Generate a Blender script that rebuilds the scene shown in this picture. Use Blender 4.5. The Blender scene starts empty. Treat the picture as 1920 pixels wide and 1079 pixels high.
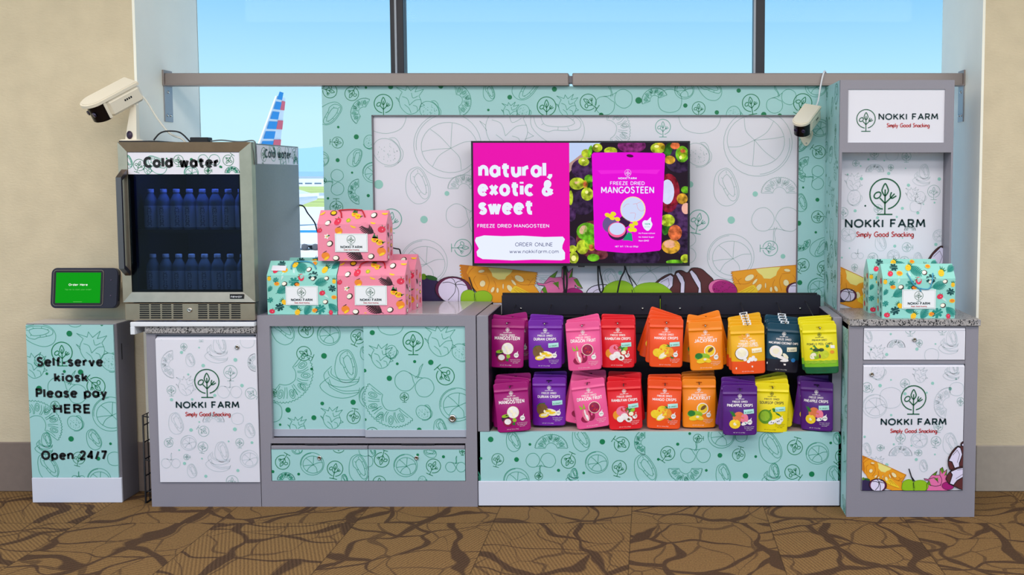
import bpy, bmesh, random
from math import *
from mathutils import Vector, Matrix, Euler

random.seed(7)
SC = bpy.context.scene
COL = SC.collection

# ------------------------------------------------------------------ camera
FPX, PPX, PPY = 1950.0, 1220.0, 470.0        # focal length and principal point of the (cropped) photograph, pixels
CAM_D, CAM_H = 4.65, 1.507                   # distance to the counter fronts (y = 0) and height above the floor
TILT = atan(140.0 / FPX)
cam_data = bpy.data.cameras.new('camera')
cam_data.sensor_width = 36.0
cam_data.lens = FPX / 1920 * 36
cam_data.shift_x = (960 - PPX) / 1920
cam_data.shift_y = -(539.5 - PPY) / 1920
cam_data.clip_end = 20000
cam = bpy.data.objects.new('camera', cam_data)
COL.objects.link(cam)
cam.location = (0, -CAM_D, CAM_H)
cam.rotation_euler = (pi / 2 - TILT, 0, 0)
SC.camera = cam

# ------------------------------------------------------------------ exposure, sky, sun, room lamps
SC.view_settings.view_transform = 'Standard'
SC.view_settings.look = 'None'
SC.view_settings.exposure = 0.13
SC.view_settings.gamma = 1.0
SC.view_settings.use_curve_mapping = False

def lin(c):
    c = c / 255.0
    return c / 12.92 if c <= 0.04045 else ((c + 0.055) / 1.055) ** 2.4
def rgb(r, g, b): return (lin(r), lin(g), lin(b), 1.0)

world = bpy.data.worlds.new('sky')
SC.world = world
world.use_nodes = True
wn, wl = world.node_tree.nodes, world.node_tree.links
wn.clear()
w_tc = wn.new('ShaderNodeTexCoord'); w_sep = wn.new('ShaderNodeSeparateXYZ'); w_ramp = wn.new('ShaderNodeValToRGB')
w_bg = wn.new('ShaderNodeBackground'); w_out = wn.new('ShaderNodeOutputWorld')
wl.new(w_tc.outputs['Generated'], w_sep.inputs[0]); wl.new(w_sep.outputs['Z'], w_ramp.inputs[0])
wl.new(w_ramp.outputs[0], w_bg.inputs[0]); wl.new(w_bg.outputs[0], w_out.inputs[0])
cr_ = w_ramp.color_ramp
for p, c in ((0.0, (206, 241, 250)), (0.055, (198, 239, 250)), (0.10, (178, 228, 250)), (0.168, (140, 203, 248)), (0.5, (84, 160, 235))):
    e = cr_.elements.new(p); e.color = rgb(*c)
cr_.elements.remove(cr_.elements[0]); cr_.elements.remove(cr_.elements[len(cr_.elements) - 1])
w_bg.inputs[1].default_value = 1.0

sun_d = bpy.data.lights.new('sun', 'SUN'); sun_d.energy = 4.0; sun_d.angle = 0.01; sun_d.color = (1, .96, .9)
sun = bpy.data.objects.new('sun', sun_d); COL.objects.link(sun)
sun.rotation_euler = (radians(28), 0, radians(-25))

def area_lamp(name, loc, sx, sy, energy, color, rot=(0, 0, 0)):
    d = bpy.data.lights.new(name, 'AREA'); d.shape = 'RECTANGLE'; d.size = sx; d.size_y = sy; d.energy = energy; d.color = color
    o = bpy.data.objects.new(name, d); COL.objects.link(o); o.location = loc; o.rotation_euler = rot
    return o
CEIL = 3.3
area_lamp('ceiling_lamp_light', (-0.4, -1.9, CEIL - .06), 11.0, 1.0, 165, (1, .94, .87))
area_lamp('ceiling_lamp_light', (-0.4, -4.6, CEIL - .06), 9.0, 1.6, 235, (1, .965, .96))

# ------------------------------------------------------------------ photograph pixel -> point on the plane y = Y
def P(px, py, Y):
    u = (PPY - py) / FPX
    dy = Y + CAM_D
    c, s = cos(TILT), sin(TILT)
    dz = dy * (u * c - s) / (c + u * s)
    return ((px - PPX) / FPX * (dy * c - dz * s), CAM_H + dz)
def X_(px, py, Y): return P(px, py, Y)[0]
def Z_(py, Y): return P(PPX, py, Y)[1]
def MPP(Y): return (Y + CAM_D) / FPX         # metres per photo pixel at depth Y

# ------------------------------------------------------------------ materials
MATS = {}
def mat(name, c, rough=.55, metal=0.0, emit=0.0, trans=0.0, ior=1.45, spec=.5, noise=0.0, nscale=40, bump=0.0, coat=0.0):
    if name in MATS: return MATS[name]
    m = bpy.data.materials.new(name); m.use_nodes = True
    nt = m.node_tree; b = nt.nodes['Principled BSDF']
    col = rgb(*c)
    b.inputs['Base Color'].default_value = col
    b.inputs['Roughness'].default_value = rough
    b.inputs['Metallic'].default_value = metal
    b.inputs['IOR'].default_value = ior
    b.inputs['Specular IOR Level'].default_value = spec
    b.inputs['Transmission Weight'].default_value = trans
    b.inputs['Coat Weight'].default_value = coat
    if emit:
        b.inputs['Emission Color'].default_value = col; b.inputs['Emission Strength'].default_value = emit
    if noise or bump:
        tc = nt.nodes.new('ShaderNodeTexCoord'); n = nt.nodes.new('ShaderNodeTexNoise')
        n.inputs['Scale'].default_value = nscale; n.inputs['Detail'].default_value = 4
        nt.links.new(tc.outputs['Object'], n.inputs['Vector'])
        if noise:
            r = nt.nodes.new('ShaderNodeValToRGB')
            r.color_ramp.elements[0].color = tuple(v * (1 - noise) for v in col[:3]) + (1,)
            r.color_ramp.elements[1].color = tuple(min(1, v * (1 + noise)) for v in col[:3]) + (1,)
            r.color_ramp.elements[0].position = .3; r.color_ramp.elements[1].position = .7
            nt.links.new(n.outputs['Fac'], r.inputs[0]); nt.links.new(r.outputs[0], b.inputs['Base Color'])
        if bump:
            bp = nt.nodes.new('ShaderNodeBump'); bp.inputs['Strength'].default_value = bump; bp.inputs['Distance'].default_value = .002
            nt.links.new(n.outputs['Fac'], bp.inputs['Height']); nt.links.new(bp.outputs[0], b.inputs['Normal'])
    MATS[name] = m
    return m

def screen_mat(name, c, s=1.0, mottle=0.0):
    """a lit pixel area of a display"""
    if name in MATS: return MATS[name]
    m = bpy.data.materials.new(name); m.use_nodes = True
    nt = m.node_tree; b = nt.nodes['Principled BSDF']
    b.inputs['Base Color'].default_value = (0, 0, 0, 1); b.inputs['Roughness'].default_value = .5; b.inputs['Specular IOR Level'].default_value = .1
    b.inputs['Emission Color'].default_value = rgb(*c); b.inputs['Emission Strength'].default_value = s
    if mottle:
        tc = nt.nodes.new('ShaderNodeTexCoord'); n = nt.nodes.new('ShaderNodeTexNoise'); n.inputs['Scale'].default_value = 38; n.inputs['Detail'].default_value = 3
        r = nt.nodes.new('ShaderNodeValToRGB'); col = rgb(*c)
        r.color_ramp.elements[0].position = .33; r.color_ramp.elements[0].color = tuple(v * (1 - mottle) for v in col[:3]) + (1,)
        r.color_ramp.elements[1].position = .68; r.color_ramp.elements[1].color = tuple(min(1, v * (1 + mottle * .5) + .01) for v in col[:3]) + (1,)
        nt.links.new(tc.outputs['Object'], n.inputs['Vector']); nt.links.new(n.outputs['Fac'], r.inputs[0]); nt.links.new(r.outputs[0], b.inputs['Emission Color'])
    MATS[name] = m
    return m

def glass_mat(name, tint, gloss=.04, coat=1.0):
    m = bpy.data.materials.new(name); m.use_nodes = True
    nt = m.node_tree; nt.nodes.clear()
    o = nt.nodes.new('ShaderNodeOutputMaterial'); t = nt.nodes.new('ShaderNodeBsdfTransparent'); g = nt.nodes.new('ShaderNodeBsdfGlossy')
    mx = nt.nodes.new('ShaderNodeMixShader'); fr = nt.nodes.new('ShaderNodeFresnel'); fr.inputs[0].default_value = 1.45
    t.inputs[0].default_value = (*tint, 1); g.inputs['Roughness'].default_value = gloss
    ml = nt.nodes.new('ShaderNodeMath'); ml.operation = 'MULTIPLY'; ml.inputs[1].default_value = coat
    nt.links.new(fr.outputs[0], ml.inputs[0]); nt.links.new(ml.outputs[0], mx.inputs[0]); nt.links.new(t.outputs[0], mx.inputs[1]); nt.links.new(g.outputs[0], mx.inputs[2])
    nt.links.new(mx.outputs[0], o.inputs[0])
    MATS[name] = m
    return m

M_grey = mat('grey_laminate', (142, 138, 150), .42, noise=.03, nscale=300)
M_greyd = mat('dark_grey_laminate', (112, 108, 116), .5, noise=.04, nscale=300)
M_greytop = mat('pale_counter_inset', (198, 194, 196), .12)
M_mint = mat('mint_laminate', (163, 209, 211), .45)
M_white = mat('white_laminate', (226, 224, 236), .42)
M_kick = mat('white_kickboard', (214, 216, 232), .45)
M_green = mat('print_green', (0, 122, 76), .5)
M_gthin = mat('print_green_thin', (58, 152, 126), .5)
M_pale = mat('print_pale_line', (196, 206, 214), .5)
M_pgrn = mat('print_pale_green', (150, 204, 194), .5)
M_wline = mat('print_grey_green_line', (158, 186, 186), .5)
M_wlogo = mat('print_mid_green_line', (116, 178, 166), .5)
M_dgreen = mat('logo_green', (10, 92, 58), .5)
M_teal = mat('logo_teal_black', (10, 50, 54), .5)
M_red = mat('tagline_red', (190, 42, 44), .5)
M_black = mat('matte_black', (20, 18, 24), .5)
M_blacks = mat('black_steel', (26, 22, 38), .45, noise=.05, nscale=60)
M_ink = mat('black_ink', (14, 14, 18), .5)
M_steel = mat('brushed_stainless', (192, 174, 154), .28, metal=1.0, noise=.06, nscale=25)
M_chrome = mat('chrome', (200, 200, 200), .15, metal=1.0)
M_rail = mat('taupe_metal', (150, 137, 133), .4, metal=.25)
M_plate = mat('galvanised_plate', (150, 152, 160), .4, metal=.5)
M_wplastic = mat('white_plastic', (226, 228, 236), .35)
M_shadowgap = mat('dark_gap', (30, 28, 36), .7)

def granite():
    m = mat('speckled_granite', (150, 146, 148), .3)
    nt = m.node_tree; b = nt.nodes['Principled BSDF']
    tc = nt.nodes.new('ShaderNodeTexCoord'); v = nt.nodes.new('ShaderNodeTexVoronoi'); v.inputs['Scale'].default_value = 230
    r = nt.nodes.new('ShaderNodeValToRGB'); r.color_ramp.interpolation = 'CONSTANT'
    r.color_ramp.elements[0].color = rgb(40, 38, 42); r.color_ramp.elements[1].color = rgb(150, 146, 148); r.color_ramp.elements[1].position = .22
    e = r.color_ramp.elements.new(.7); e.color = rgb(176, 170, 170)
    s = nt.nodes.new('ShaderNodeSeparateColor')
    nt.links.new(tc.outputs['Object'], v.inputs['Vector']); nt.links.new(v.outputs['Color'], s.inputs[0])
    nt.links.new(s.outputs[0], r.inputs[0]); nt.links.new(r.outputs[0], b.inputs['Base Color'])
    return m
M_granite = granite()

def wallpaper(name, c):
    m = mat(name, c, .75, noise=.05, nscale=9)
    nt = m.node_tree; b = nt.nodes['Principled BSDF']
    tc = nt.nodes.new('ShaderNodeTexCoord'); mp = nt.nodes.new('ShaderNodeMapping'); mp.inputs['Scale'].default_value = (60, 60, 140)
    n = nt.nodes.new('ShaderNodeTexNoise'); n.inputs['Scale'].default_value = 1.0; n.inputs['Detail'].default_value = 3
    bp = nt.nodes.new('ShaderNodeBump'); bp.inputs['Strength'].default_value = .35; bp.inputs['Distance'].default_value = .004
    nt.links.new(tc.outputs['Object'], mp.inputs[0]); nt.links.new(mp.outputs[0], n.inputs['Vector'])
    nt.links.new(n.outputs['Fac'], bp.inputs['Height']); nt.links.new(bp.outputs[0], b.inputs['Normal'])
    return m

def carpet():
    m = bpy.data.materials.new('carpet_tiles'); m.use_nodes = True
    nt = m.node_tree; b = nt.nodes['Principled BSDF']; N = nt.nodes.new; L = nt.links.new
    b.inputs['Roughness'].default_value = .95; b.inputs['Specular IOR Level'].default_value = .1
    def math_(op, a, bb=None, clamp=False):
        n = N('ShaderNodeMath'); n.operation = op; n.use_clamp = clamp
        for i, v in enumerate((a, bb)):
            if v is None: continue
            if isinstance(v, (int, float)): n.inputs[i].default_value = v
            else: L(v, n.inputs[i])
        return n.outputs[0]
    tc = N('ShaderNodeTexCoord')
    sep = N('ShaderNodeSeparateXYZ'); L(tc.outputs['Object'], sep.inputs[0])
    T = .60
    ux = math_('DIVIDE', math_('ADD', sep.outputs[0], .085), T); uy = math_('DIVIDE', math_('ADD', sep.outputs[1], .225), T)
    ix, iy = math_('FLOOR', ux), math_('FLOOR', uy)
    fx, fy = math_('FRACT', ux), math_('FRACT', uy)
    cell = N('ShaderNodeCombineXYZ'); L(ix, cell.inputs[0]); L(iy, cell.inputs[1])
    wn_ = N('ShaderNodeTexWhiteNoise'); wn_.noise_dimensions = '3D'; L(cell.outputs[0], wn_.inputs['Vector'])
    # curved dark branches: distorted voronoi cell edges, two sizes
    off = N('ShaderNodeVectorMath'); off.operation = 'MULTIPLY_ADD'; L(wn_.outputs['Color'], off.inputs[0]); off.inputs[1].default_value = (3, 3, 0); L(tc.outputs['Object'], off.inputs[2])
    ns = N('ShaderNodeTexNoise'); ns.inputs['Scale'].default_value = 2.6; ns.inputs['Detail'].default_value = 1.5; L(tc.outputs['Object'], ns.inputs['Vector'])
    dist = N('ShaderNodeVectorMath'); dist.operation = 'MULTIPLY_ADD'; L(ns.outputs['Color'], dist.inputs[0]); dist.inputs[1].default_value = (.42, .42, 0); L(off.outputs[0], dist.inputs[2])
    flat = N('ShaderNodeVectorMath'); flat.operation = 'MULTIPLY'; flat.inputs[1].default_value = (1, 1, 0); L(dist.outputs[0], flat.inputs[0])
    masks = []
    for sc, th, st, rz in ((2.3, .030, (1, .62, 1), .5), (3.0, .020, (.55, 1.25, 1), -.45), (4.4, .016, (1.2, .7, 1), 1.2)):
        mpn = N('ShaderNodeMapping'); mpn.inputs['Scale'].default_value = st; mpn.inputs['Rotation'].default_value = (0, 0, rz); L(flat.outputs[0], mpn.inputs[0])
        v = N('ShaderNodeTexVoronoi'); v.feature = 'DISTANCE_TO_EDGE'; v.voronoi_dimensions = '2D'; v.inputs['Scale'].default_value = sc
        L(mpn.outputs[0], v.inputs['Vector'])
        th_n = N('ShaderNodeTexNoise'); th_n.inputs['Scale'].default_value = 3.0; L(mpn.outputs[0], th_n.inputs['Vector'])
        thick = math_('MULTIPLY', math_('SUBTRACT', th_n.outputs['Fac'], .36), th * 6.5)
        masks.append(math_('SUBTRACT', 1.0, math_('DIVIDE', math_('SUBTRACT', v.outputs['Distance'], thick), .014, True), True))
    mask = math_('MAXIMUM', math_('MAXIMUM', masks[0], masks[1]), math_('MULTIPLY', masks[2], .7))
    # ribs, direction per tile
    ang = math_('MULTIPLY', wn_.outputs['Value'], 6.28)
    rib_c = math_('ADD', math_('MULTIPLY', sep.outputs[0], math_('COSINE', ang)), math_('MULTIPLY', sep.outputs[1], math_('SINE', ang)))
    rib = math_('ADD', math_('MULTIPLY', math_('SINE', math_('MULTIPLY', rib_c, 430)), .5), .5)
    fine = N('ShaderNodeTexNoise'); fine.inputs['Scale'].default_value = 150; fine.inputs['Detail'].default_value = 2; L(tc.outputs['Object'], fine.inputs['Vector'])
    base = N('ShaderNodeMix'); base.data_type = 'RGBA'
    tone = math_('ADD', math_('MULTIPLY', rib, .36), math_('MULTIPLY', math_('SUBTRACT', fine.outputs['Fac'], .18), 1.0), True)
    L(tone, base.inputs['Factor']); base.inputs['A'].default_value = rgb(78, 58, 40); base.inputs['B'].default_value = rgb(148, 116, 74)
    dark = N('ShaderNodeMix'); dark.data_type = 'RGBA'; L(tone, dark.inputs['Factor']); dark.inputs['A'].default_value = rgb(54, 40, 32); dark.inputs['B'].default_value = rgb(92, 70, 52)
    mx = N('ShaderNodeMix'); mx.data_type = 'RGBA'; L(mask, mx.inputs['Factor']); L(base.outputs['Result'], mx.inputs['A']); L(dark.outputs['Result'], mx.inputs['B'])
    # seams between tiles
    ex = math_('MINIMUM', fx, math_('SUBTRACT', 1.0, fx)); ey = math_('MINIMUM', fy, math_('SUBTRACT', 1.0, fy))
    seam = math_('LESS_THAN', math_('MINIMUM', ex, ey), .004)
    mx2 = N('ShaderNodeMix'); mx2.data_type = 'RGBA'; L(math_('MULTIPLY', seam, .6), mx2.inputs['Factor']); L(mx.outputs['Result'], mx2.inputs['A']); mx2.inputs['B'].default_value = rgb(52, 38, 28)
    L(mx2.outputs['Result'], b.inputs['Base Color'])
    bp = N('ShaderNodeBump'); bp.inputs['Strength'].default_value = .5; bp.inputs['Distance'].default_value = .003; L(tone, bp.inputs['Height']); L(bp.outputs[0], b.inputs['Normal'])
    return m

# ------------------------------------------------------------------ mesh builder
class MB:
    def __init__(s): s.v = []; s.f = []; s.m = []; s.sm = []; s.mats = []
    def mi(s, m):
        if m not in s.mats: s.mats.append(m)
        return s.mats.index(m)
    def face(s, pts, m, smooth=False):
        i = len(s.v); s.v += [tuple(p) for p in pts]; s.f.append(tuple(range(i, i + len(pts)))); s.m.append(s.mi(m)); s.sm.append(smooth)
    def add(s, verts, faces, m, smooth=False):
        i = len(s.v); s.v += [tuple(p) for p in verts]; k = s.mi(m)
        for f in faces: s.f.append(tuple(i + j for j in f)); s.m.append(k); s.sm.append(smooth)
    def box(s, x0, x1, y0, y1, z0, z1, m, c=0.0):
        """box, with its edges cut by c when c > 0"""
        lo, hi = (min(x0, x1), min(y0, y1), min(z0, z1)), (max(x0, x1), max(y0, y1), max(z0, z1))
        c = min(c, min(hi[i] - lo[i] for i in range(3)) * .45)
        if c <= 0:
            v = [(x, y, z) for z in (lo[2], hi[2]) for y in (lo[1], hi[1]) for x in (lo[0], hi[0])]
            s.add(v, [(0, 2, 3, 1), (4, 5, 7, 6), (0, 1, 5, 4), (2, 6, 7, 3), (0, 4, 6, 2), (1, 3, 7, 5)], m); return
        v, idx = [], {}
        for sx in (0, 1):
            for sy in (0, 1):
                for sz in (0, 1):
                    q = (sx, sy, sz)
                    for a in range(3):
                        p = [(hi if q[k] else lo)[k] + (0 if k == a else (-c if q[k] else c)) for k in range(3)]
                        idx[(q, a)] = len(v); v.append(tuple(p))
        F = []
        for a in range(3):
            o = [k for k in range(3) if k != a]
            for sg in (0, 1):
                ring = []
                for (u, w) in ((0, 0), (1, 0), (1, 1), (0, 1)):
                    q = [0, 0, 0]; q[a] = sg; q[o[0]] = u; q[o[1]] = w; ring.append(idx[(tuple(q), a)])
                F.append(tuple(ring))
            for u in (0, 1):
                for w in (0, 1):
                    q0 = [0, 0, 0]; q0[o[0]] = u; q0[o[1]] = w; q1 = list(q0); q1[a] = 1
                    q0, q1 = tuple(q0), tuple(q1)
                    F.append((idx[(q0, o[0])], idx[(q1, o[0])], idx[(q1, o[1])], idx[(q0, o[1])]))
        for sx in (0, 1):
            for sy in (0, 1):
                for sz in (0, 1): F.append(tuple(idx[((sx, sy, sz), a)] for a in range(3)))
        s.add(v, F, m)
    def frame_y(s, x0, x1, z0, z1, hx0, hx1, hz0, hz1, y0, y1, m, c=0):
        c = 0
        """a board in the x-z plane with a rectangular hole, from four bars"""
        if hx0 > x0: s.box(x0, hx0, y0, y1, z0, z1, m, c)
        if hx1 < x1: s.box(hx1, x1, y0, y1, z0, z1, m, c)
        if hz0 > z0: s.box(hx0, hx1, y0, y1, z0, hz0, m, 0)
        if hz1 < z1: s.box(hx0, hx1, y0, y1, hz1, z1, m, 0)
    def tube(s, pts, r, m, n=8, cap=True):
        pts = [Vector(p) for p in pts]
        rings = []
        ref = None
        for i, p in enumerate(pts):
            t = (pts[min(i + 1, len(pts) - 1)] - pts[max(i - 1, 0)])
            t = t.normalized() if t.length > 1e-9 else Vector((0, 0, 1))
            if ref is None: ref = Vector((0, 0, 1)) if abs(t.z) < .9 else Vector((1, 0, 0))
            a = t.cross(ref); a = a.normalized() if a.length > 1e-6 else t.orthogonal().normalized()
            bb = t.cross(a); ref = a.cross(t) if False else -bb
            rr = r[i] if isinstance(r, (list, tuple)) else r
            rings.append([p + (a * cos(2 * pi * k / n) + bb * sin(2 * pi * k / n)) * rr for k in range(n)])
        v = [q for ring in rings for q in ring]
        f = [(i * n + k, i * n + (k + 1) % n, (i + 1) * n + (k + 1) % n, (i + 1) * n + k) for i in range(len(rings) - 1) for k in range(n)]
        s.add(v, f, m, True)
        if cap:
            s.face(rings[0][::-1], m); s.face(rings[-1], m)
    def lathe(s, prof, m, org=(0, 0, 0), n=16, axis='z'):
        """prof: (radius, height) pairs turned about an axis through org"""
        v = []
        for r, h in prof:
            for k in range(n):
                a = 2 * pi * k / n; p = (r * cos(a), r * sin(a), h)
                if axis == 'y': p = (p[0], p[2], p[1])
                if axis == 'x': p = (p[2], p[0], p[1])
                v.append((p[0] + org[0], p[1] + org[1], p[2] + org[2]))
        f = [(i * n + k, i * n + (k + 1) % n, (i + 1) * n + (k + 1) % n, (i + 1) * n + k) for i in range(len(prof) - 1) for k in range(n)]
        s.add(v, f, m, True)
        for i in (0, len(prof) - 1):
            if prof[i][0] > 1e-5: s.face([v[i * n + k] for k in range(n)], m)
    def prism(s, poly, h0, h1, m, mp):
        """polygon extruded; mp(u, v, h) -> xyz"""
        n = len(poly)
        v = [mp(p[0], p[1], h0) for p in poly] + [mp(p[0], p[1], h1) for p in poly]
        s.add(v, [tuple(range(n))[::-1], tuple(range(n, 2 * n))] + [(k, (k + 1) % n, n + (k + 1) % n, n + k) for k in range(n)], m)
    def xform(s, M):
        s.v = [tuple(M @ Vector(p)) for p in s.v]; return s
    def build(s, name, parent=None, recalc=True):
        me = bpy.data.meshes.new(name)
        me.from_pydata(s.v, [], s.f)
        for m in s.mats: me.materials.append(m)
        me.polygons.foreach_set('material_index', s.m); me.polygons.foreach_set('use_smooth', s.sm)
        if recalc:
            bm = bmesh.new(); bm.from_mesh(me); bmesh.ops.recalc_face_normals(bm, faces=bm.faces); bm.to_mesh(me); bm.free()
        me.update()
        o = bpy.data.objects.new(name, me); COL.objects.link(o)
        if parent is not None:
            o.parent = parent; o.location = -wloc(parent)
        return o

def wloc(o):
    v = Vector((0, 0, 0))
    while o is not None: v += o.location; o = o.parent
    return v
def tag(o, label, cat, group=None, kind=None):
    o['label'] = label; o['category'] = cat
    if group: o['group'] = group
    if kind: o['kind'] = kind
    return o
def thing(name, label, cat, loc=(0, 0, 0), group=None, kind=None):
    o = bpy.data.objects.new(name, None); COL.objects.link(o); o.location = loc; o.empty_display_size = .05
    return tag(o, label, cat, group, kind)
def copy_tree(o, parent=None):
    c = o.copy(); COL.objects.link(c)
    if parent is not None: c.parent = parent
    for ch in list(o.children): copy_tree(ch, c)
    return c
def struct(mb, name, label, cat='room'): return tag(mb.build(name), label, cat, kind='structure')

# ------------------------------------------------------------------ drawing on surfaces
def my(Y, k=.0004):
    """flat front surface y = Y, drawn towards the viewer"""
    return lambda u, v, l: (u, Y - k * (l + 1), v)
def mx(Xc, sg=-1, k=.0004):
    """side surface x = Xc; u runs along y"""
    return lambda u, v, l: (Xc + sg * k * (l + 1), u, v)

def cr(pts, closed=False, n=6):
    """Catmull-Rom curve through pts"""
    out = []; N = len(pts)
    g = (lambda i: pts[i % N]) if closed else (lambda i: pts[max(0, min(N - 1, i))])
    for i in range(N if closed else N - 1):
        p0, p1, p2, p3 = g(i - 1), g(i), g(i + 1), g(i + 2)
        for k in range(n):
            t = k / n
            out.append(tuple(.5 * (2 * p1[j] + (p2[j] - p0[j]) * t + (2 * p0[j] - 5 * p1[j] + 4 * p2[j] - p3[j]) * t * t + (3 * p1[j] - p0[j] - 3 * p2[j] + p3[j]) * t ** 3) for j in (0, 1)))
    if not closed: out.append(tuple(pts[-1]))
    return out
def ell(cx, cy, rx, ry, rot=0, n=26, a0=0, a1=360):
    c, s = cos(radians(rot)), sin(radians(rot)); full = abs(a1 - a0) >= 360
    out = []
    for k in range(n if full else n + 1):
        a = radians(a0 + (a1 - a0) * k / n); x, y = rx * cos(a), ry * sin(a)
        out.append((cx + x * c - y * s, cy + x * s + y * c))
    return out
def tf(pts, x, y, s, rot=0, sx=1):
    c, sn = cos(radians(rot)), sin(radians(rot))
    return [(x + s * (p[0] * sx * c - p[1] * sn), y + s * (p[0] * sx * sn + p[1] * c)) for p in pts]

def clip_seg(a, b, R):
    x0, x1, y0, y1 = R; dx, dy = b[0] - a[0], b[1] - a[1]; t0, t1 = 0.0, 1.0
    for p, q in ((-dx, a[0] - x0), (dx, x1 - a[0]), (-dy, a[1] - y0), (dy, y1 - a[1])):
        if abs(p) < 1e-12:
            if q < 0: return None
        else:
            t = q / p
            if p < 0: t0 = max(t0, t)
            else: t1 = min(t1, t)
            if t0 > t1: return None
    return (a[0] + dx * t0, a[1] + dy * t0), (a[0] + dx * t1, a[1] + dy * t1)
def stroke(mb, mp, pts, w, m, l=1, closed=False, R=None):
    pts = list(pts) + ([pts[0]] if closed else [])
    runs = []
    if R is None: runs = [pts]
    else:
        cur = []
        for a, b in zip(pts, pts[1:]):
            r = clip_seg(a, b, R)
            if r is None:
                if len(cur) > 1: runs.append(cur)
                cur = []; continue
            if cur and abs(cur[-1][0] - r[0][0]) + abs(cur[-1][1] - r[0][1]) < 1e-9: cur.append(r[1])
            else:
                if len(cur) > 1: runs.append(cur)
                cur = [r[0], r[1]]
        if len(cur) > 1: runs.append(cur)
    h = w / 2
    parts = []
    for run in runs:
        q = [run[0]]
        for p in run[1:]:
            if hypot(p[0] - q[-1][0], p[1] - q[-1][1]) > 1e-6: q.append(p)
        if len(q) < 2: continue
        cur = [q[0]]
        for i in range(1, len(q)):
            cur.append(q[i])
            if i < len(q) - 1:
                d1 = (q[i][0] - q[i - 1][0], q[i][1] - q[i - 1][1]); d2 = (q[i + 1][0] - q[i][0], q[i + 1][1] - q[i][1])
                if (d1[0] * d2[0] + d1[1] * d2[1]) < .25 * hypot(*d1) * hypot(*d2):      # sharp corner: two strips that overlap
                    k = h * .6 / hypot(*d1); cur[-1] = (q[i][0] + d1[0] * k, q[i][1] + d1[1] * k); parts.append(cur)
                    k = h * .6 / hypot(*d2); cur = [(q[i][0] - d2[0] * k, q[i][1] - d2[1] * k)]
        parts.append(cur)
    for q in parts:
        loop = closed and len(parts) == 1 and hypot(q[0][0] - q[-1][0], q[0][1] - q[-1][1]) < 1e-6
        L, Rr = [], []
        n = len(q)
        for i in range(n):
            if loop and i in (0, n - 1): a, b, c = q[n - 2], q[0], q[1]
            else: a, b, c = q[max(0, i - 1)], q[i], q[min(n - 1, i + 1)]
            d1 = (b[0] - a[0], b[1] - a[1]); d2 = (c[0] - b[0], c[1] - b[1])
            l1, l2 = hypot(*d1) or 0, hypot(*d2) or 0
            if l1 == 0: d1, l1 = d2, l2
            if l2 == 0: d2, l2 = d1, l1
            n1 = (-d1[1] / l1, d1[0] / l1); n2 = (-d2[1] / l2, d2[0] / l2)
            nx, ny = n1[0] + n2[0], n1[1] + n2[1]; k = nx * nx + ny * ny
            k = 2 / k if k > .5 else 1.0
            k = min(k, 2.0)
            L.append((b[0] + nx * k * h, b[1] + ny * k * h)); Rr.append((b[0] - nx * k * h, b[1] - ny * k * h))
        v = [mp(p[0], p[1], l) for p in L] + [mp(p[0], p[1], l) for p in Rr]
        mb.add(v, [(i, i + 1, n + i + 1, n + i) for i in range(n - 1)], m)
def clip_poly(pts, R):
    x0, x1, y0, y1 = R
    for ax, lim, sg in ((0, x0, 1), (0, x1, -1), (1, y0, 1), (1, y1, -1)):
        out = []
        for i in range(len(pts)):
            a, b = pts[i - 1], pts[i]; ia, ib = (a[ax] - lim) * sg >= 0, (b[ax] - lim) * sg >= 0
            if ia != ib:
                t = (lim - a[ax]) / (b[ax] - a[ax]); out.append((a[0] + (b[0] - a[0]) * t, a[1] + (b[1] - a[1]) * t))
            if ib: out.append(b)
        pts = out
        if len(pts) < 3: return []
    return pts
def fill(mb, mp, pts, m, l=0, R=None, fan=False):
    if R is not None: pts = clip_poly(list(pts), R)
    if len(pts) < 3: return
    if fan:
        c = (sum(p[0] for p in pts) / len(pts), sum(p[1] for p in pts) / len(pts)); n = len(pts)
        v = [mp(c[0], c[1], l)] + [mp(p[0], p[1], l) for p in pts]
        mb.add(v, [(0, 1 + k, 1 + (k + 1) % n) for k in range(n)], m)
    else: mb.face([mp(p[0], p[1], l) for p in pts], m)

# ------------------------------------------------------------------ lettering
_o = lambda cx, cy, rx, ry: ell(cx, cy, rx, ry, 0, 16) + [(cx + rx, cy)]
CAPS = {'N': (.74, [[(0, 0), (0, 1), (.74, 0), (.74, 1)]]), 'O': (1.0, [_o(.5, .5, .5, .5)]),
        'K': (.68, [[(0, 0), (0, 1)], [(.64, 1), (0, .40)], [(.2, .58), (.68, 0)]]), 'I': (0.0, [[(0, 0), (0, 1)]]),
        'F': (.58, [[(0, 0), (0, 1), (.58, 1)], [(0, .52), (.5, .52)]]), 'A': (.86, [[(0, 0), (.43, 1), (.86, 0)], [(.16, .33), (.70, .33)]]),
        'R': (.64, [[(0, 0), (0, 1), (.38, 1), (.55, .95), (.62, .74), (.55, .54), (.38, .46), (0, .46)], [(.34, .46), (.64, 0)]]),
        'M': (1.0, [[(0, 0), (.12, 1), (.5, .25), (.88, 1), (1, 0)]]), ' ': (.30, [])}
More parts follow.
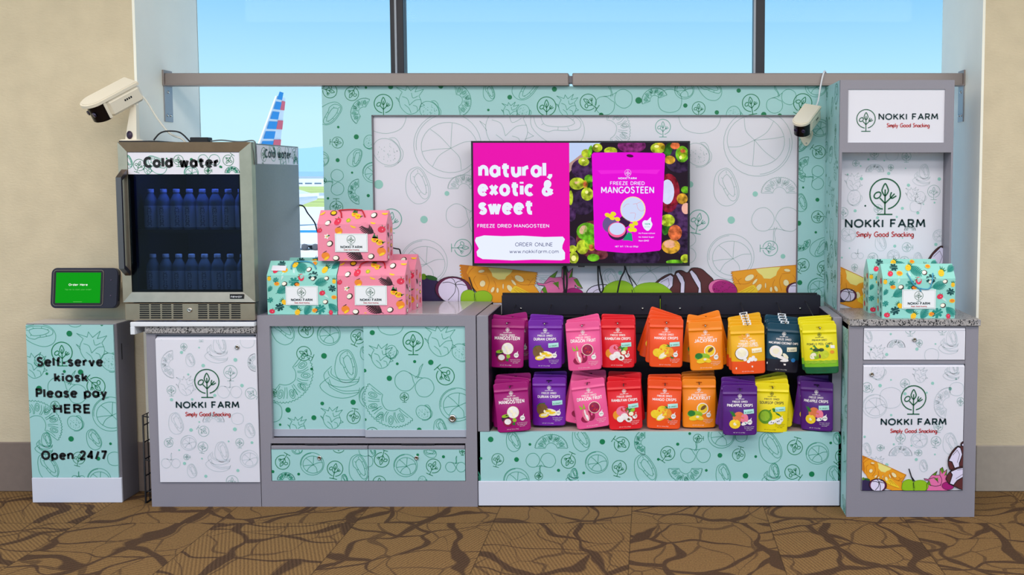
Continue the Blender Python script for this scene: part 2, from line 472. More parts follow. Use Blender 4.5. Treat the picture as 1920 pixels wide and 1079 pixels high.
HAND = {'S': (.52, [cr([(.5, .85), (.32, 1), (.1, .86), (.14, .62), (.42, .45), (.48, .2), (.25, 0), (0, .12)], n=3)]), 'i': (.03, [[(0, 0), (0, .6)], [(0, .8), (0, .9)]]),
        'm': (.62, [[(0, .6), (0, 0)], cr([(0, .4), (.16, .6), (.3, .45), (.31, 0)], n=3), cr([(.31, .4), (.46, .6), (.6, .42), (.62, 0)], n=3)]),
        'p': (.48, [[(0, .6), (0, -.35)], _o(.24, .3, .24, .3)]), 'l': (.03, [[(0, 0), (0, 1)]]), 'y': (.48, [[(0, .6), (.24, .05)], [(.48, .6), (.1, -.35)]]),
        'G': (.8, [cr([(.75, .85), (.45, 1), (.12, .8), (0, .45), (.15, .1), (.45, 0), (.75, .15), (.8, .42)], n=3) + [(.45, .42)]]), 'o': (.54, [_o(.27, .3, .27, .3)]),
        'd': (.5, [_o(.25, .3, .25, .3), [(.5, 1), (.5, 0)]]), 'n': (.45, [[(0, .6), (0, 0)], cr([(0, .4), (.2, .6), (.4, .5), (.45, 0)], n=3)]),
        'a': (.5, [_o(.24, .28, .24, .28), [(.48, .58), (.5, 0)]]), 'c': (.44, [ell(.25, .3, .25, .3, 0, 12, 45, 315)]),
        'k': (.42, [[(0, 1), (0, 0)], [(.4, .6), (0, .25)], [(.12, .35), (.42, 0)]]), 'g': (.48, [_o(.24, .3, .24, .3), cr([(.48, .6), (.48, -.1), (.3, -.35), (.02, -.25)], n=3)]), ' ': (.3, [])}
def stext(mb, mp, s, cx, vb, width, cap, w, m, glyphs, gap, l=3):
    tot = sum(glyphs[ch][0] + gap for ch in s) - gap; k = width / tot; x = cx - width / 2
    for ch in s:
        for st in glyphs[ch][1]: stroke(mb, mp, [(x + p[0] * k, vb + p[1] * cap) for p in st], w, m, l)
        x += (glyphs[ch][0] + gap) * k
_b = lambda x=.31: _o(x, .35, .31, .35)
_C = lambda pts, n=4: cr(pts, False, n)
GLY = {' ': (.26, []), '-': (.3, [[(0, .36), (.3, .36)]]), '.': (.08, [[(0, .02), (.1, .02)], [(0, .08), (.1, .08)]]), ',': (.1, [[(.1, .12), (.1, -.02), (-.06, -.22)]]), '/': (.34, [[(0, -.02), (.34, 1)]]), ':': (.06, [[(0, .04), (.08, .04)], [(0, .6), (.08, .6)]]), '!': (.04, [[(0, .3), (0, 1)], [(0, 0), (0, .1)]]),
 '&': (.74, [_C([(.74, .0), (.42, .38), (.2, .68), (.22, .92), (.38, 1), (.52, .88), (.46, .68), (.12, .46), (.0, .24), (.1, .04), (.32, 0), (.54, .14), (.7, .44)])]), '%': (.7, [_o(.15, .78, .15, .2), _o(.55, .22, .15, .2), [(.1, 0), (.6, 1)]]), '(': (.16, [_C([(.16, 1.05), (0, .7), (0, .25), (.16, -.1)])]), ')': (.16, [_C([(0, 1.05), (.16, .7), (.16, .25), (0, -.1)])]),
 'a': (.62, [_b(), [(.62, .7), (.62, 0)]]), 'b': (.62, [_b(), [(0, 1), (0, 0)]]), 'c': (.55, [ell(.31, .35, .31, .35, 0, 14, 48, 312)]), 'd': (.62, [_b(), [(.62, 1), (.62, 0)]]), 'e': (.62, [[(.02, .37), (.61, .37)], ell(.31, .35, .31, .35, 0, 16, 4, 318)]),
 'f': (.36, [_C([(.38, .98), (.24, .96), (.16, .82), (.15, .6)]) + [(.15, 0)], [(0, .66), (.34, .66)]]), 'g': (.62, [_b(), [(.62, .7)] + _C([(.62, .0), (.54, -.22), (.3, -.28), (.06, -.2)])]), 'h': (.54, [[(0, 1), (0, 0)], _C([(0, .42), (.12, .64), (.3, .7), (.48, .6), (.54, .4)]) + [(.54, 0)]]),
 'i': (.02, [[(0, 0), (0, .7)], [(0, .86), (0, 1)]]), 'k': (.52, [[(0, 1), (0, 0)], [(.48, .7), (.02, .28)], [(.18, .42), (.52, 0)]]), 'l': (.02, [[(0, 0), (0, 1)]]), 'm': (.9, [[(0, .7), (0, 0)], _C([(0, .42), (.1, .63), (.25, .7), (.4, .6), (.45, .42)]) + [(.45, 0)], _C([(.45, .42), (.55, .63), (.7, .7), (.85, .6), (.9, .42)]) + [(.9, 0)]]),
 'n': (.54, [[(0, .7), (0, 0)], _C([(0, .42), (.12, .64), (.3, .7), (.48, .6), (.54, .4)]) + [(.54, 0)]]), 'o': (.66, [_o(.33, .35, .33, .35)]), 'p': (.62, [_b(), [(0, .7), (0, -.28)]]), 'r': (.34, [[(0, .7), (0, 0)], _C([(0, .38), (.1, .6), (.36, .68)])]),
 's': (.48, [_C([(.46, .58), (.3, .7), (.1, .66), (.05, .52), (.18, .4), (.36, .32), (.46, .2), (.4, .05), (.22, 0), (.02, .1)])]), 't': (.44, [[(.17, .96)] + _C([(.17, .24), (.25, .04), (.46, .02)]), [(-.08, .68), (.48, .68)]]), 'u': (.54, [[(0, .7)] + _C([(0, .3), (.08, .08), (.26, 0), (.44, .08), (.54, .28)]), [(.54, .7), (.54, 0)]]),
 'v': (.54, [[(0, .7), (.27, 0), (.54, .7)]]), 'w': (.86, [[(0, .7), (.22, 0), (.43, .62), (.64, 0), (.86, .7)]]), 'x': (.54, [[(0, .7), (.54, 0)], [(.54, .7), (0, 0)]]), 'y': (.54, [[(0, .7), (.28, .04)], [(.54, .7), (.2, -.28), (.05, -.28)]]), 'z': (.46, [[(0, .7), (.46, .7), (0, 0), (.46, 0)]]),
 'A': (.74, [[(0, 0), (.37, 1), (.74, 0)], [(.14, .32), (.6, .32)]]), 'B': (.56, [[(0, 0), (0, 1), (.32, 1)] + _C([(.32, 1), (.5, .9), (.5, .64), (.32, .54)]), [(0, .54), (.34, .54)] + _C([(.34, .54), (.56, .42), (.56, .12), (.34, 0)]) + [(0, 0)]]), 'C': (.7, [ell(.44, .5, .44, .5, 0, 18, 50, 310)]),
 'D': (.66, [[(0, 0), (0, 1), (.26, 1)] + _C([(.26, 1), (.56, .86), (.66, .5), (.56, .14), (.26, 0)]) + [(0, 0)]]), 'E': (.5, [[(.5, 1), (0, 1), (0, 0), (.5, 0)], [(0, .52), (.44, .52)]]), 'F': (.5, [[(.5, 1), (0, 1), (0, 0)], [(0, .52), (.42, .52)]]), 'G': (.76, [ell(.44, .5, .44, .5, 0, 16, 50, 320) + [(.78, .46), (.48, .46)]]),
 'H': (.64, [[(0, 0), (0, 1)], [(.64, 0), (.64, 1)], [(0, .52), (.64, .52)]]), 'I': (.02, [[(0, 0), (0, 1)]]), 'J': (.42, [[(.42, 1)] + _C([(.42, .28), (.34, .05), (.16, 0), (.0, .14)])]), 'K': (.6, [[(0, 0), (0, 1)], [(.56, 1), (0, .4)], [(.18, .58), (.6, 0)]]), 'L': (.46, [[(0, 1), (0, 0), (.46, 0)]]), 'M': (.8, [[(0, 0), (0, 1)], [(0, 1), (.4, .26), (.8, 1)], [(.8, 1), (.8, 0)]]),
 'N': (.66, [[(0, 0), (0, 1)], [(0, 1), (.66, 0)], [(.66, 0), (.66, 1)]]), 'O': (.86, [_o(.43, .5, .43, .5)]), 'P': (.54, [[(0, 0), (0, 1), (.3, 1)] + _C([(.3, 1), (.52, .9), (.54, .72), (.5, .54), (.3, .46)]) + [(0, .46)]]), 'R': (.58, [[(0, 0), (0, 1), (.3, 1)] + _C([(.3, 1), (.52, .9), (.54, .72), (.5, .56), (.3, .48)]) + [(0, .48)], [(.3, .48), (.58, 0)]]),
 'S': (.56, [_C([(.53, .84), (.36, 1), (.12, .96), (.04, .76), (.18, .58), (.4, .46), (.54, .28), (.46, .06), (.26, 0), (.02, .16)])]), 'T': (.6, [[(0, 1), (.6, 1)], [(.3, 1), (.3, 0)]]), 'U': (.62, [[(0, 1)] + _C([(0, .34), (.1, .08), (.31, 0), (.52, .08), (.62, .34)]) + [(.62, 1)]]), 'W': (.98, [[(0, 1), (.25, 0), (.49, .9), (.73, 0), (.98, 1)]]), 'X': (.6, [[(0, 1), (.6, 0)], [(.6, 1), (0, 0)]]), 'Y': (.62, [[(0, 1), (.31, .46), (.62, 1)], [(.31, .46), (.31, 0)]]), 'Z': (.56, [[(0, 1), (.56, 1), (0, 0), (.56, 0)]]),
 '0': (.56, [_o(.28, .5, .28, .5)]), '1': (.22, [[(0, .8), (.2, 1), (.2, 0)]]), '2': (.54, [_C([(.02, .74), (.1, .94), (.28, 1), (.48, .9), (.5, .68), (.36, .44), (.0, .0)]) + [(.54, 0)]]), '4': (.6, [[(.44, 0), (.44, 1), (0, .3), (.6, .3)]]), '5': (.52, [[(.48, 1), (.1, 1), (.06, .56)] + _C([(.06, .56), (.3, .64), (.5, .46), (.48, .14), (.26, 0), (.02, .12)])]), '6': (.54, [_o(.27, .3, .27, .3), _C([(.42, 1), (.12, .7), (.0, .34)])]), '7': (.54, [[(0, 1), (.54, 1), (.18, 0)]])}
def text(mb, mp, s, cx, vb, width, m, l=2, off=0.0, cap=None, rot=0):
    """words in a plain rounded sans: baseline vb, centred on cx, as wide as width; off sets the weight"""
    gap = .13 + 1.05 * (.115 + 3.0 * off); tot = sum(GLY[ch][0] + gap for ch in s) - gap
    cap = cap or width / (tot + .12); w = cap * (.115 + 3.0 * off); k = (width - w) / tot; x = -(width - w) / 2
    c, sn = cos(radians(rot)), sin(radians(rot))
    for ch in s:
        for st in GLY[ch][1]:
            pts = [(x + q[0] * k, w * .5 + q[1] * (cap - w)) for q in st]
            stroke(mb, mp, [(cx + a * c - b * sn, vb + a * sn + b * c) for a, b in pts], w, m, l)
        x += (GLY[ch][0] + gap) * k
def wordmark(mb, mp, cx, vb, width, cap, w, m=None): stext(mb, mp, 'NOKKI FARM', cx, vb, width, cap, w, m or M_teal, CAPS, .36)
def tagline(mb, mp, cx, vb, width, cap, w, m=None): stext(mb, mp, 'Simply Good Snacking', cx, vb, width, cap, w, m or M_red, HAND, .2)

# ------------------------------------------------------------------ line-art fruit (unit size)
def a_logo():
    leaf = cr([(0, -.12), (-.2, .16), (-.17, .38), (0, .68), (.17, .38), (.2, .16)], True, 4)
    c = ell(0, 0, 1, 1, 0, 34, -78, 262)
    return [(c, 0), (leaf, 1), ([(0, .3), (0, -1.34)], 0), ([(-.5, -1.34), (.5, -1.34)], 0),
            ([(0, -.62), (-.34, -.26)], 0), (ell(-.5, -.08, .25, .18, 40, 14), 1), ([(0, -.62), (.4, -.22)], 0),
            (cr([(.42, .12), (.34, -.16), (.46, -.28), (.74, -.12)], n=4), 0), ([(.4, -.22), (.62, .02)], 0)]
def a_mango():
    o = ell(0, 0, 1, .97, 0, 34); i = ell(.06, -.06, .84, .74, -8, 30); c = (.1, -.08)
    seg = [cr([c, (-.2, .25), (-.5, .48)], n=5), cr([c, (.12, .3), (.15, .66)], n=5), cr([c, (.5, .1), (.86, .12)], n=5), cr([c, (.35, -.35), (.4, -.72)], n=5), cr([c, (-.25, -.3), (-.45, -.62)], n=5), cr([c, (-.4, -.12), (-.75, -.18)], n=5)]
    return [(o, 1), (i, 1)] + [(q, 0) for q in seg] + [(ell(.02, .02, .95, .9, 0, 12, 95, 190), 0)]
def a_coco():
    o = cr([(-.1, 1), (-.52, .75), (-.68, .1), (-.6, -.55), (-.2, -.98), (.3, -.95), (.62, -.6), (.66, -.1), (.45, .5), (.2, .9)], True, 4)
    r = cr([(-.08, .92), (-.4, .62), (-.38, .2), (-.2, .0), (-.02, -.35), (.26, -.72), (.52, -.66), (.58, -.2), (.4, .42), (.16, .82)], True, 4)
    i = cr([(-.02, .66), (-.2, .42), (-.12, .12), (.12, -.3), (.38, -.5), (.44, -.2), (.3, .3), (.12, .6)], True, 4)
    h = [[(-.28, .5), (-.2, .46)], [(-.02, .86), (0, .72)], [(.3, .52), (.22, .46)], [(.5, .02), (.4, .0)], [(.5, -.4), (.42, -.38)], [(.05, -.46), (.12, -.36)], [(-.14, -.1), (-.04, -.06)]]
    return [(o, 1), (r, 1), (i, 1)] + [(q, 0) for q in h]
def a_stack():
    out = [(q if False else tf(q, .25, .38, .62, -6), c) for q, c in a_coco()]
    for y in (0, -.42):
        out += [(cr([(-.3 - .1 * (y < 0), .38 + y), (-.6 - .16 * (y < 0), .05 + y), (-.42, -.3 + y), (.1, -.42 + y), (.62, -.28 + y), (.74, -.02 + y)], n=5), 0),
                (cr([(-.3 - .1 * (y < 0), .30 + y), (-.3, .06 + y), (.1, -.14 + y), (.72, -.12 + y)], n=5), 0), (cr([(-.44, .2 + y), (-.34, -.02 + y), (.15, -.24 + y), (.7, -.2 + y)], n=5), 0)]
    return out
def a_dragon():
    b = cr([(-.55, .62), (-.78, .1), (-.62, -.5), (-.1, -.92), (.5, -.72), (.78, -.15), (.62, .35)], False, 5)
    sp = [[(-.55, .62), (-.95, .95), (-.3, .72), (-.2, 1.05), (.05, .7), (.55, 1.1), (.35, .62), (.95, .8), (.62, .35)],
          cr([(-.55, .3), (-.2, .15), (-.05, -.3)], n=4), cr([(-.05, -.3), (.35, .05), (.75, .1)], n=4), cr([(.1, .55), (.2, .2), (.55, .35)], n=4), cr([(-.4, -.25), (-.1, -.5), (.05, -.85)], n=4), cr([(.2, -.3), (.45, -.4), (.5, -.7)], n=4),
          [(-.78, .1), (-1.0, .25), (-.74, -.1)], [(.78, -.15), (1.0, -.3), (.68, -.42)]]
    return [(b, 0)] + [(q, 0) for q in sp]
def a_dhalf():
    rnd = random.Random(3)
    out = [(ell(0, 0, .82, .98, -12, 26), 1), (ell(-.03, .02, .9, 1.06, -12, 20, -150, 20), 0), (cr([(.86, .3), (1.08, .0), (.98, -.35), (.75, -.6), (.55, -.95), (.1, -1.12), (-.3, -1.0)], n=3), 0)]
    for k in range(34):
        a, r = rnd.uniform(0, 2 * pi), sqrt(rnd.random()) * .8
        x, y = r * .78 * cos(a), r * .95 * sin(a)
        out.append(([(x - .02, y), (x + .035, y + .03)], 0))
    return out
def a_jack():
    n = 26; arc = []
    for k in range(n * 2 + 1):
        a = pi * k / (n * 2); r = 1 + (.03 if k % 2 else -.02); arc.append((r * cos(a), r * .86 * sin(a) - .3))
    out = [(arc, 0), ([(1, -.3), (.38, -.3)], 0), ([(-1, -.3), (-.38, -.3)], 0),
           (cr([(-.38, -.3), (-.3, -.12), (-.1, .02), (.1, .0), (.28, -.12), (.38, -.3)], n=5), 0)]
    for a in (18, 55, 92, 128, 162):
        x, y = .68 * cos(radians(a)), .62 * sin(radians(a)) - .26
        out.append((ell(x, y, .16, .09, a, 12), 1)); out.append((ell(x, y, .09, .045, a, 10), 1))
        for da in (-14, 14):
            c, s = cos(radians(a + da)), sin(radians(a + da)); out.append((cr([(.42 * c, .36 * s - .28), (.6 * c + .03, .54 * s - .25), (.84 * c, .74 * s - .28)], n=3), 0))
    out += [(cr([(-.2, .5), (-.05, .25), (.06, .55)], n=3), 0), (cr([(.3, .42), (.2, .2), (.44, .3)], n=3), 0)]
    return out
def a_pair():
    a = cr([(-.08, .12), (-.3, .42), (-.72, .46), (-.98, .1), (-.86, -.32), (-.5, -.5), (-.15, -.38), (.02, -.05)], True, 5)
    b = cr([(.1, .12), (.35, .44), (.75, .42), (1.0, .05), (.82, -.38), (.42, -.48), (.12, -.2)], True, 5)
    return [(a, 1), (b, 1), (cr([(-.05, .3), (.06, .55), (.02, .85), (.12, 1.1)], n=4), 0), (cr([(.06, .3), (.1, .55), (.1, .85), (.12, 1.1)], n=4), 0), (cr([(-.4, .46), (-.05, .38), (.3, .42)], n=4), 0)]
def a_circle(): return [(cr([(0, 1), (-.8, .7), (-1, 0), (-.75, -.7), (0, -.95), (.75, -.7), (1, 0), (.8, .7)], True, 5), 1)]
ART = dict(logo=a_logo(), mango=a_mango(), coco=a_coco(), stack=a_stack(), dragon=a_dragon(), dhalf=a_dhalf(), jack=a_jack(), pair=a_pair(), circle=a_circle())

def draw(mb, mp, kind, x, y, r, rot=0, R=None, style='mint', l=1, sx=1):
    """one motif of the printed pattern"""
    ml, mo, md = {'mint': (M_green, M_gthin, M_green), 'white': (M_wlogo, M_wline, M_pgrn), 'pale': (M_wline, M_pale, M_pgrn)}[style]
    if kind == 'dot': fill(mb, mp, tf(ell(0, 0, 1, 1, 0, 18), x, y, r, 0, sx), md, l, R); return
    w = max(.0022, r * .085) if kind == 'logo' else (.0021 if r < .2 else .0026)
    for pts, closed in ART[kind]: stroke(mb, mp, tf(pts, x, y, r, rot, sx), w, ml if kind == 'logo' else mo, l, bool(closed), R)
def pattern(mb, Y, items, ox, oy, sc, R, style='mint', l=1, mp=None):
    """items: (kind, zx, zy, r[, rot]) in a magnified crop of the photograph that starts at ox, oy with scale sc"""
    mp = mp or my(Y)
    for it in items:
        x, z = P(ox + it[1] / sc, oy + it[2] / sc, Y)
        draw(mb, mp, it[0], x, z, it[3] / sc * MPP(Y), it[4] if len(it) > 4 else 0, R, style, l)
def biglogo(mb, mp, cx, cz, r, w=None): 
    for pts, closed in ART['logo']: stroke(mb, mp, tf(pts, cx, cz, r), w or r * .085, M_dgreen, 3, bool(closed))
def scatter(mb, mp, R, n, style, seed, size=.055, l=1):
    """a regular spread of motifs over a rectangle that the photograph shows only obliquely or faintly"""
    rnd = random.Random(seed); placed = []
    kinds = ['logo', 'coco', 'mango', 'dot', 'dhalf', 'dot', 'jack', 'logo', 'pair', 'dot', 'dragon', 'dot', 'stack']
    tries = 0
    while len(placed) < n and tries < n * 60:
        tries += 1
        k = kinds[len(placed) % len(kinds)]; r = {'logo': .5, 'dot': .14}.get(k, 1.0) * size * rnd.uniform(.75, 1.1)
        x, y = rnd.uniform(R[0], R[1]), rnd.uniform(R[2], R[3])
        if any(hypot(x - a, y - b) < (r + c) * 1.05 for a, b, c in placed): continue
        placed.append((x, y, r)); draw(mb, mp, k, x, y, r, rnd.choice([0, -20, 60, 150, 200, -45]), R, style, l)

# ================================================================== the room
Y_WALL, Y_GLASS, Y_PANEL = .24, .905, .53
XL, XR = -2.405, 1.553                        # edges of the window bay
M_wall = wallpaper('beige_wallpaper', (210, 194, 166))
M_jamb = mat('white_paint', (248, 244, 232), .6, noise=.02, nscale=5)
M_base = mat('taupe_vinyl_base', (128, 112, 104), .5, noise=.04, nscale=30)
mb = MB(); mb.box(-7, 7, -8, Y_WALL + .8, -.05, 0, carpet()); struct(mb, 'floor', 'brown carpet tiles with dark curving branch pattern', 'floor')
mb = MB(); mb.box(-7, 7, -8, Y_WALL + .8, CEIL, CEIL + .1, mat('ceiling_white', (225, 222, 216), .8)); struct(mb, 'ceiling', 'plain white ceiling over the kiosk', 'ceiling')
for yy, wx, wy in ((-1.9, 11.0, 1.0), (-4.6, 9.0, 1.6)):  # housings added out of view to go with the ceiling area lamps
    mb = MB(); mb.box(-.4 - wx / 2 - .04, -.4 + wx / 2 + .04, yy - wy / 2 - .04, yy + wy / 2 + .04, CEIL - .05, CEIL, M_wplastic); struct(mb, 'added_lamp_housing', 'added unseen housing over the ceiling lamp in front of the kiosk' if yy > -3 else 'added unseen housing over the ceiling lamp above the camera', 'ceiling light')
mb = MB(); mb.box(-7, XL, Y_WALL, Y_GLASS + .01, 0, CEIL, M_wall); struct(mb, 'wall_left', 'beige textured wall left of the window bay', 'wall')
mb = MB(); mb.box(XR, 7, Y_WALL, Y_GLASS + .01, 0, CEIL, M_wall); struct(mb, 'wall_right', 'beige textured wall right of the window bay', 'wall')
mb = MB(); mb.box(XL, XL + .012, Y_WALL, Y_GLASS + .01, 0, CEIL, M_jamb); struct(mb, 'trim_1', 'white painted left return of the window bay', 'wall')
mb = MB(); mb.box(XR - .012, XR, Y_WALL, Y_GLASS + .01, 0, CEIL, M_jamb); struct(mb, 'trim_2', 'white painted right return of the window bay', 'wall')
bz = Z_(829, Y_WALL)
mb = MB(); mb.box(-7, XL, Y_WALL - .012, Y_WALL, 0, bz, M_base, .003); mb.box(XL - .002, XL + .02, Y_WALL - .012, Y_GLASS, 0, bz, M_base, .002); struct(mb, 'baseboard_left', 'tall taupe base board along the left wall', 'baseboard')
mb = MB(); mb.box(XR + .0, 7, Y_WALL - .012, Y_WALL, 0, Z_(835, Y_WALL), mat('pale_taupe_base', (172, 160, 148), .5, noise=.04, nscale=30), .003); struct(mb, 'baseboard_right', 'tall pale taupe base board along the right wall', 'baseboard')
# window of three panes between two dark mullions
M_mull = mat('dark_bronze_mullion', (38, 32, 40), .4)
M_pane = glass_mat('window_glass', (.97, .99, .99), .02, .12)   # reflection turned down so the ceiling lamps hardly mirror in it
win = thing('window_1', 'tall three-pane window with dark mullions onto the airfield', 'window', (0, Y_GLASS, .45), kind='structure')
xi0, xi1 = XL + .012, XR - .012
mul = [(X_(734, 60, Y_GLASS), X_(759, 60, Y_GLASS)), (X_(1412, 60, Y_GLASS), X_(1433, 60, Y_GLASS))]
for a, b in mul:
    mb = MB(); mb.box(a, b, Y_GLASS - .03, Y_GLASS + .05, .45, CEIL - .05, M_mull, .003); mb.box(a + .35 * (b - a) if a < 0 else a - .0, a + .5 * (b - a) if a < 0 else a + .18 * (b - a), Y_GLASS - .034, Y_GLASS - .03, .45, CEIL - .05, M_plate); mb.build('mullion', win)
for a, b in ((xi0, mul[0][0]), (mul[0][1], mul[1][0]), (mul[1][1], xi1)):
    mb = MB(); mb.box(a, b, Y_GLASS, Y_GLASS + .008, .47, CEIL - .06, M_pane); mb.build('glass_pane', win)
mb = MB(); mb.box(xi0, xi1, Y_GLASS - .03, Y_GLASS + .05, .40, .45, M_mull); mb.box(xi0, xi1, Y_GLASS - .03, Y_GLASS + .05, CEIL - .05, CEIL, M_mull); mb.build('frame', win)
mb = MB(); mb.box(xi0, xi1, Y_GLASS - .04, Y_GLASS + .06, 0, .40, M_jamb); struct(mb, 'wall_window_sill', 'low white wall under the window', 'wall')

# ================================================================== outside
GZ = -6.0
M_tarm = mat('pale_concrete_apron', (222, 220, 214), .9, noise=.04, nscale=.02)
M_grass = mat('overexposed_grass', (182, 194, 112), .95, noise=.25, nscale=.05)  # overexposed daylight put into the colour, paler than the grass itself
mb = MB(); mb.box(-4000, 4000, 8, 7000, GZ - 2, GZ, M_tarm); struct(mb, 'ground', 'pale concrete apron beyond the window', 'ground')
def far(py): return (CAM_H - GZ) / (tan(TILT + atan((py - PPY) / FPX))) - CAM_D
for a, b in ((388, 373), (366, 350)):
    mb = MB(); mb.box(-900, 600, far(a), far(b), GZ, GZ + .15, M_grass); tag(mb.build('grass'), 'green grass strip %s the airport taxiway' % ('on the near side of' if a > 380 else 'on the far side of'), 'grass', kind='stuff')
mb = MB()
rnd = random.Random(5)
xs = [-2600 + 200 * k for k in range(22)]
top = [(x, 4200, GZ + 85 + 50 * sin(x / 700.0 + 1.6) + rnd.uniform(-6, 6)) for x in xs]
top = [(x, y, z + (58 if -1900 < x < -900 else 0)) for x, y, z in top]
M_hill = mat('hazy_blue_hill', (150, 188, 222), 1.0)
for (a, b) in zip(top, top[1:]):
    mb.face([(a[0], 3500, GZ), (b[0], 3500, GZ), b, a], M_hill, True); mb.face([a, b, (b[0], 5200, GZ), (a[0], 5200, GZ)], M_hill, True)
struct(mb, 'hills', 'hazy blue hills on the horizon behind the airfield', 'hill')
YB = 940.0
for k, (p0, p1, lab) in enumerate(((300, 540, 'long white airport building with a blue roof line far across the grass'), (552, 640, 'white airport hangar row with dark windows seen beside the fridge'))):
    t = thing('airport_building', lab, 'building', (X_((p0 + p1) / 2, 340, YB), YB, GZ))
    a, b = X_(p0, 340, YB), X_(p1, 340, YB)
    mb = MB(); mb.box(a, b, YB, YB + 40, GZ, Z_(331, YB), mat('building_white', (228, 232, 236), .8)); mb.build('wall', t)
    mb = MB(); mb.box(a - 1, b + 1, YB - 1, YB + 41, Z_(331, YB), Z_(322, YB), mat('building_blue_roof', (150, 190, 220), .8)); mb.build('roof', t)
    for j in range(5):
        c = a + (b - a) * (j + .5) / 5
        mb = MB(); mb.box(c - 3, c + 3, YB - .6, YB, Z_(346, YB), Z_(343, YB), mat('far_window', (96, 120, 140), .4)); mb.build('window', t)
# aeroplane: swept striped fin rising above the fridge
YT = 150.0
fx = X_(520, 240, YT)
pl = thing('airplane', 'parked airliner with red white and blue striped tail fin behind the fridge', 'airplane', (fx, YT, GZ))
M_plw = mat('airliner_white', (236, 238, 242), .35); M_plb = mat('airliner_blue', (50, 150, 216), .4); M_plr = mat('airliner_red', (238, 106, 120), .4)  # blue and red paled, distance haze put into the colour
ang = radians(60); S2 = 1 / cos(ang)
def tailp(px, py):
    x, z = P(px, py, YT); c0 = Vector((0, -CAM_D, CAM_H)); d = Vector((x, YT, z)) - c0
    k = (YT - fx * tan(ang) - c0.y + c0.x * tan(ang)) / (d.y - d.x * tan(ang))
    return tuple(c0 + d * k)
def tl(t): return (487 + (519 - 487) * t, 267 + (180 - 267) * t)
def tr(t): return (526 + (535 - 526) * t, 267 + (184 - 267) * t)
mb = MB()
quad = [tailp(*tl(-.35)), tailp(*tr(-.35)), tailp(*tr(1)), tailp(*tl(1))]
mb.add(quad + [(p[0] - .3, p[1] + .2, p[2]) for p in quad], [(0, 1, 2, 3), (4, 7, 6, 5), (0, 4, 5, 1), (1, 5, 6, 2), (2, 6, 7, 3), (3, 7, 4, 0)], M_plw)
def tq(u0, u1, t0, t1, m):
    pts = []
    for u, t in ((u0, t0), (u1, t0), (u1, t1), (u0, t1)):
        a, b = tl(t), tr(t); p = tailp(a[0] + (b[0] - a[0]) * u, a[1] + (b[1] - a[1]) * u); pts.append((p[0] + .08, p[1] - .06, p[2]))
    mb.face(pts, m)
for k in range(6):
    t0 = -.14 + k * .215
    tq(.10, .64, t0, t0 + .165, M_plb)
for k in range(3):
    t0 = -.14 + k * .43
    tq(.65, 1.0, t0, t0 + .20, M_plr)
mb.build('tail_fin', pl)
mb = MB(); ax = Vector((-cos(ang), -sin(ang) * 1.0, 0)); ax = Vector((-.5, .866, 0)); ax = Vector((-1, -tan(ang) * 1.0, 0)).normalized()
ctr = Vector((fx + 1.5, YT + 2.6, GZ + 4.2))
mb.tube([ctr - ax * 4, ctr, ctr + ax * 6, ctr + ax * 30, ctr + ax * 34], [.4, 1.4, 1.95, 1.95, .5], M_plw, 20); mb.build('fuselage', pl)
for sg in (-1, 1):
    mb = MB(); sd = Vector((-ax.y, ax.x, 0)) * sg
    a = ctr + ax * 14; q = [a, a + ax * 6, a + sd * 15 - ax * 5 + Vector((0, 0, 1)), a + sd * 15 - ax * 7 + Vector((0, 0, 1))]
    mb.add(q + [p + Vector((0, 0, -.4)) for p in q], [(0, 1, 2, 3), (4, 7, 6, 5), (0, 4, 5, 1), (1, 5, 6, 2), (2, 6, 7, 3), (3, 7, 4, 0)], M_plw); mb.build('wing', pl)
for k in (2, 24):
    mb = MB(); a = ctr + ax * k; mb.tube([a, (a.x, a.y, GZ)], .5, M_black, 10); mb.build('landing_gear', pl)
# white service vehicle parked close below the window
YV = 100.0
vx0, vx1 = X_(552, 450, YV), X_(604, 450, YV)
t = thing('service_truck', 'white service truck with blue stripe parked on the apron', 'truck', ((vx0 + vx1) / 2, YV, GZ))
mb = MB(); mb.box(vx0, vx1, YV, YV + 2.4, GZ + .5, Z_(430, YV), M_plw, .15); mb.box(vx0 + .02, vx1 - .02, YV - .03, YV, Z_(436, YV), Z_(430, YV) - .1, M_plb); mb.build('body', t)
mb = MB(); mb.box(vx0 - 1.4, vx0 - .05, YV, YV + 2.3, GZ + .5, GZ + 2.0, M_plw, .2); mb.build('cab', t)
for k in (vx0 - .7, vx0 + 1.0, vx1 - .7):
    for yy in (YV - .05, YV + 2.1):
        mb = MB(); mb.lathe([(.2, 0), (.34, .05), (.34, .25), (.2, .3)], mat('tyre_grey', (90, 92, 98), .8), (k, yy, GZ + .34), 14, 'y'); mb.build('wheel', t)

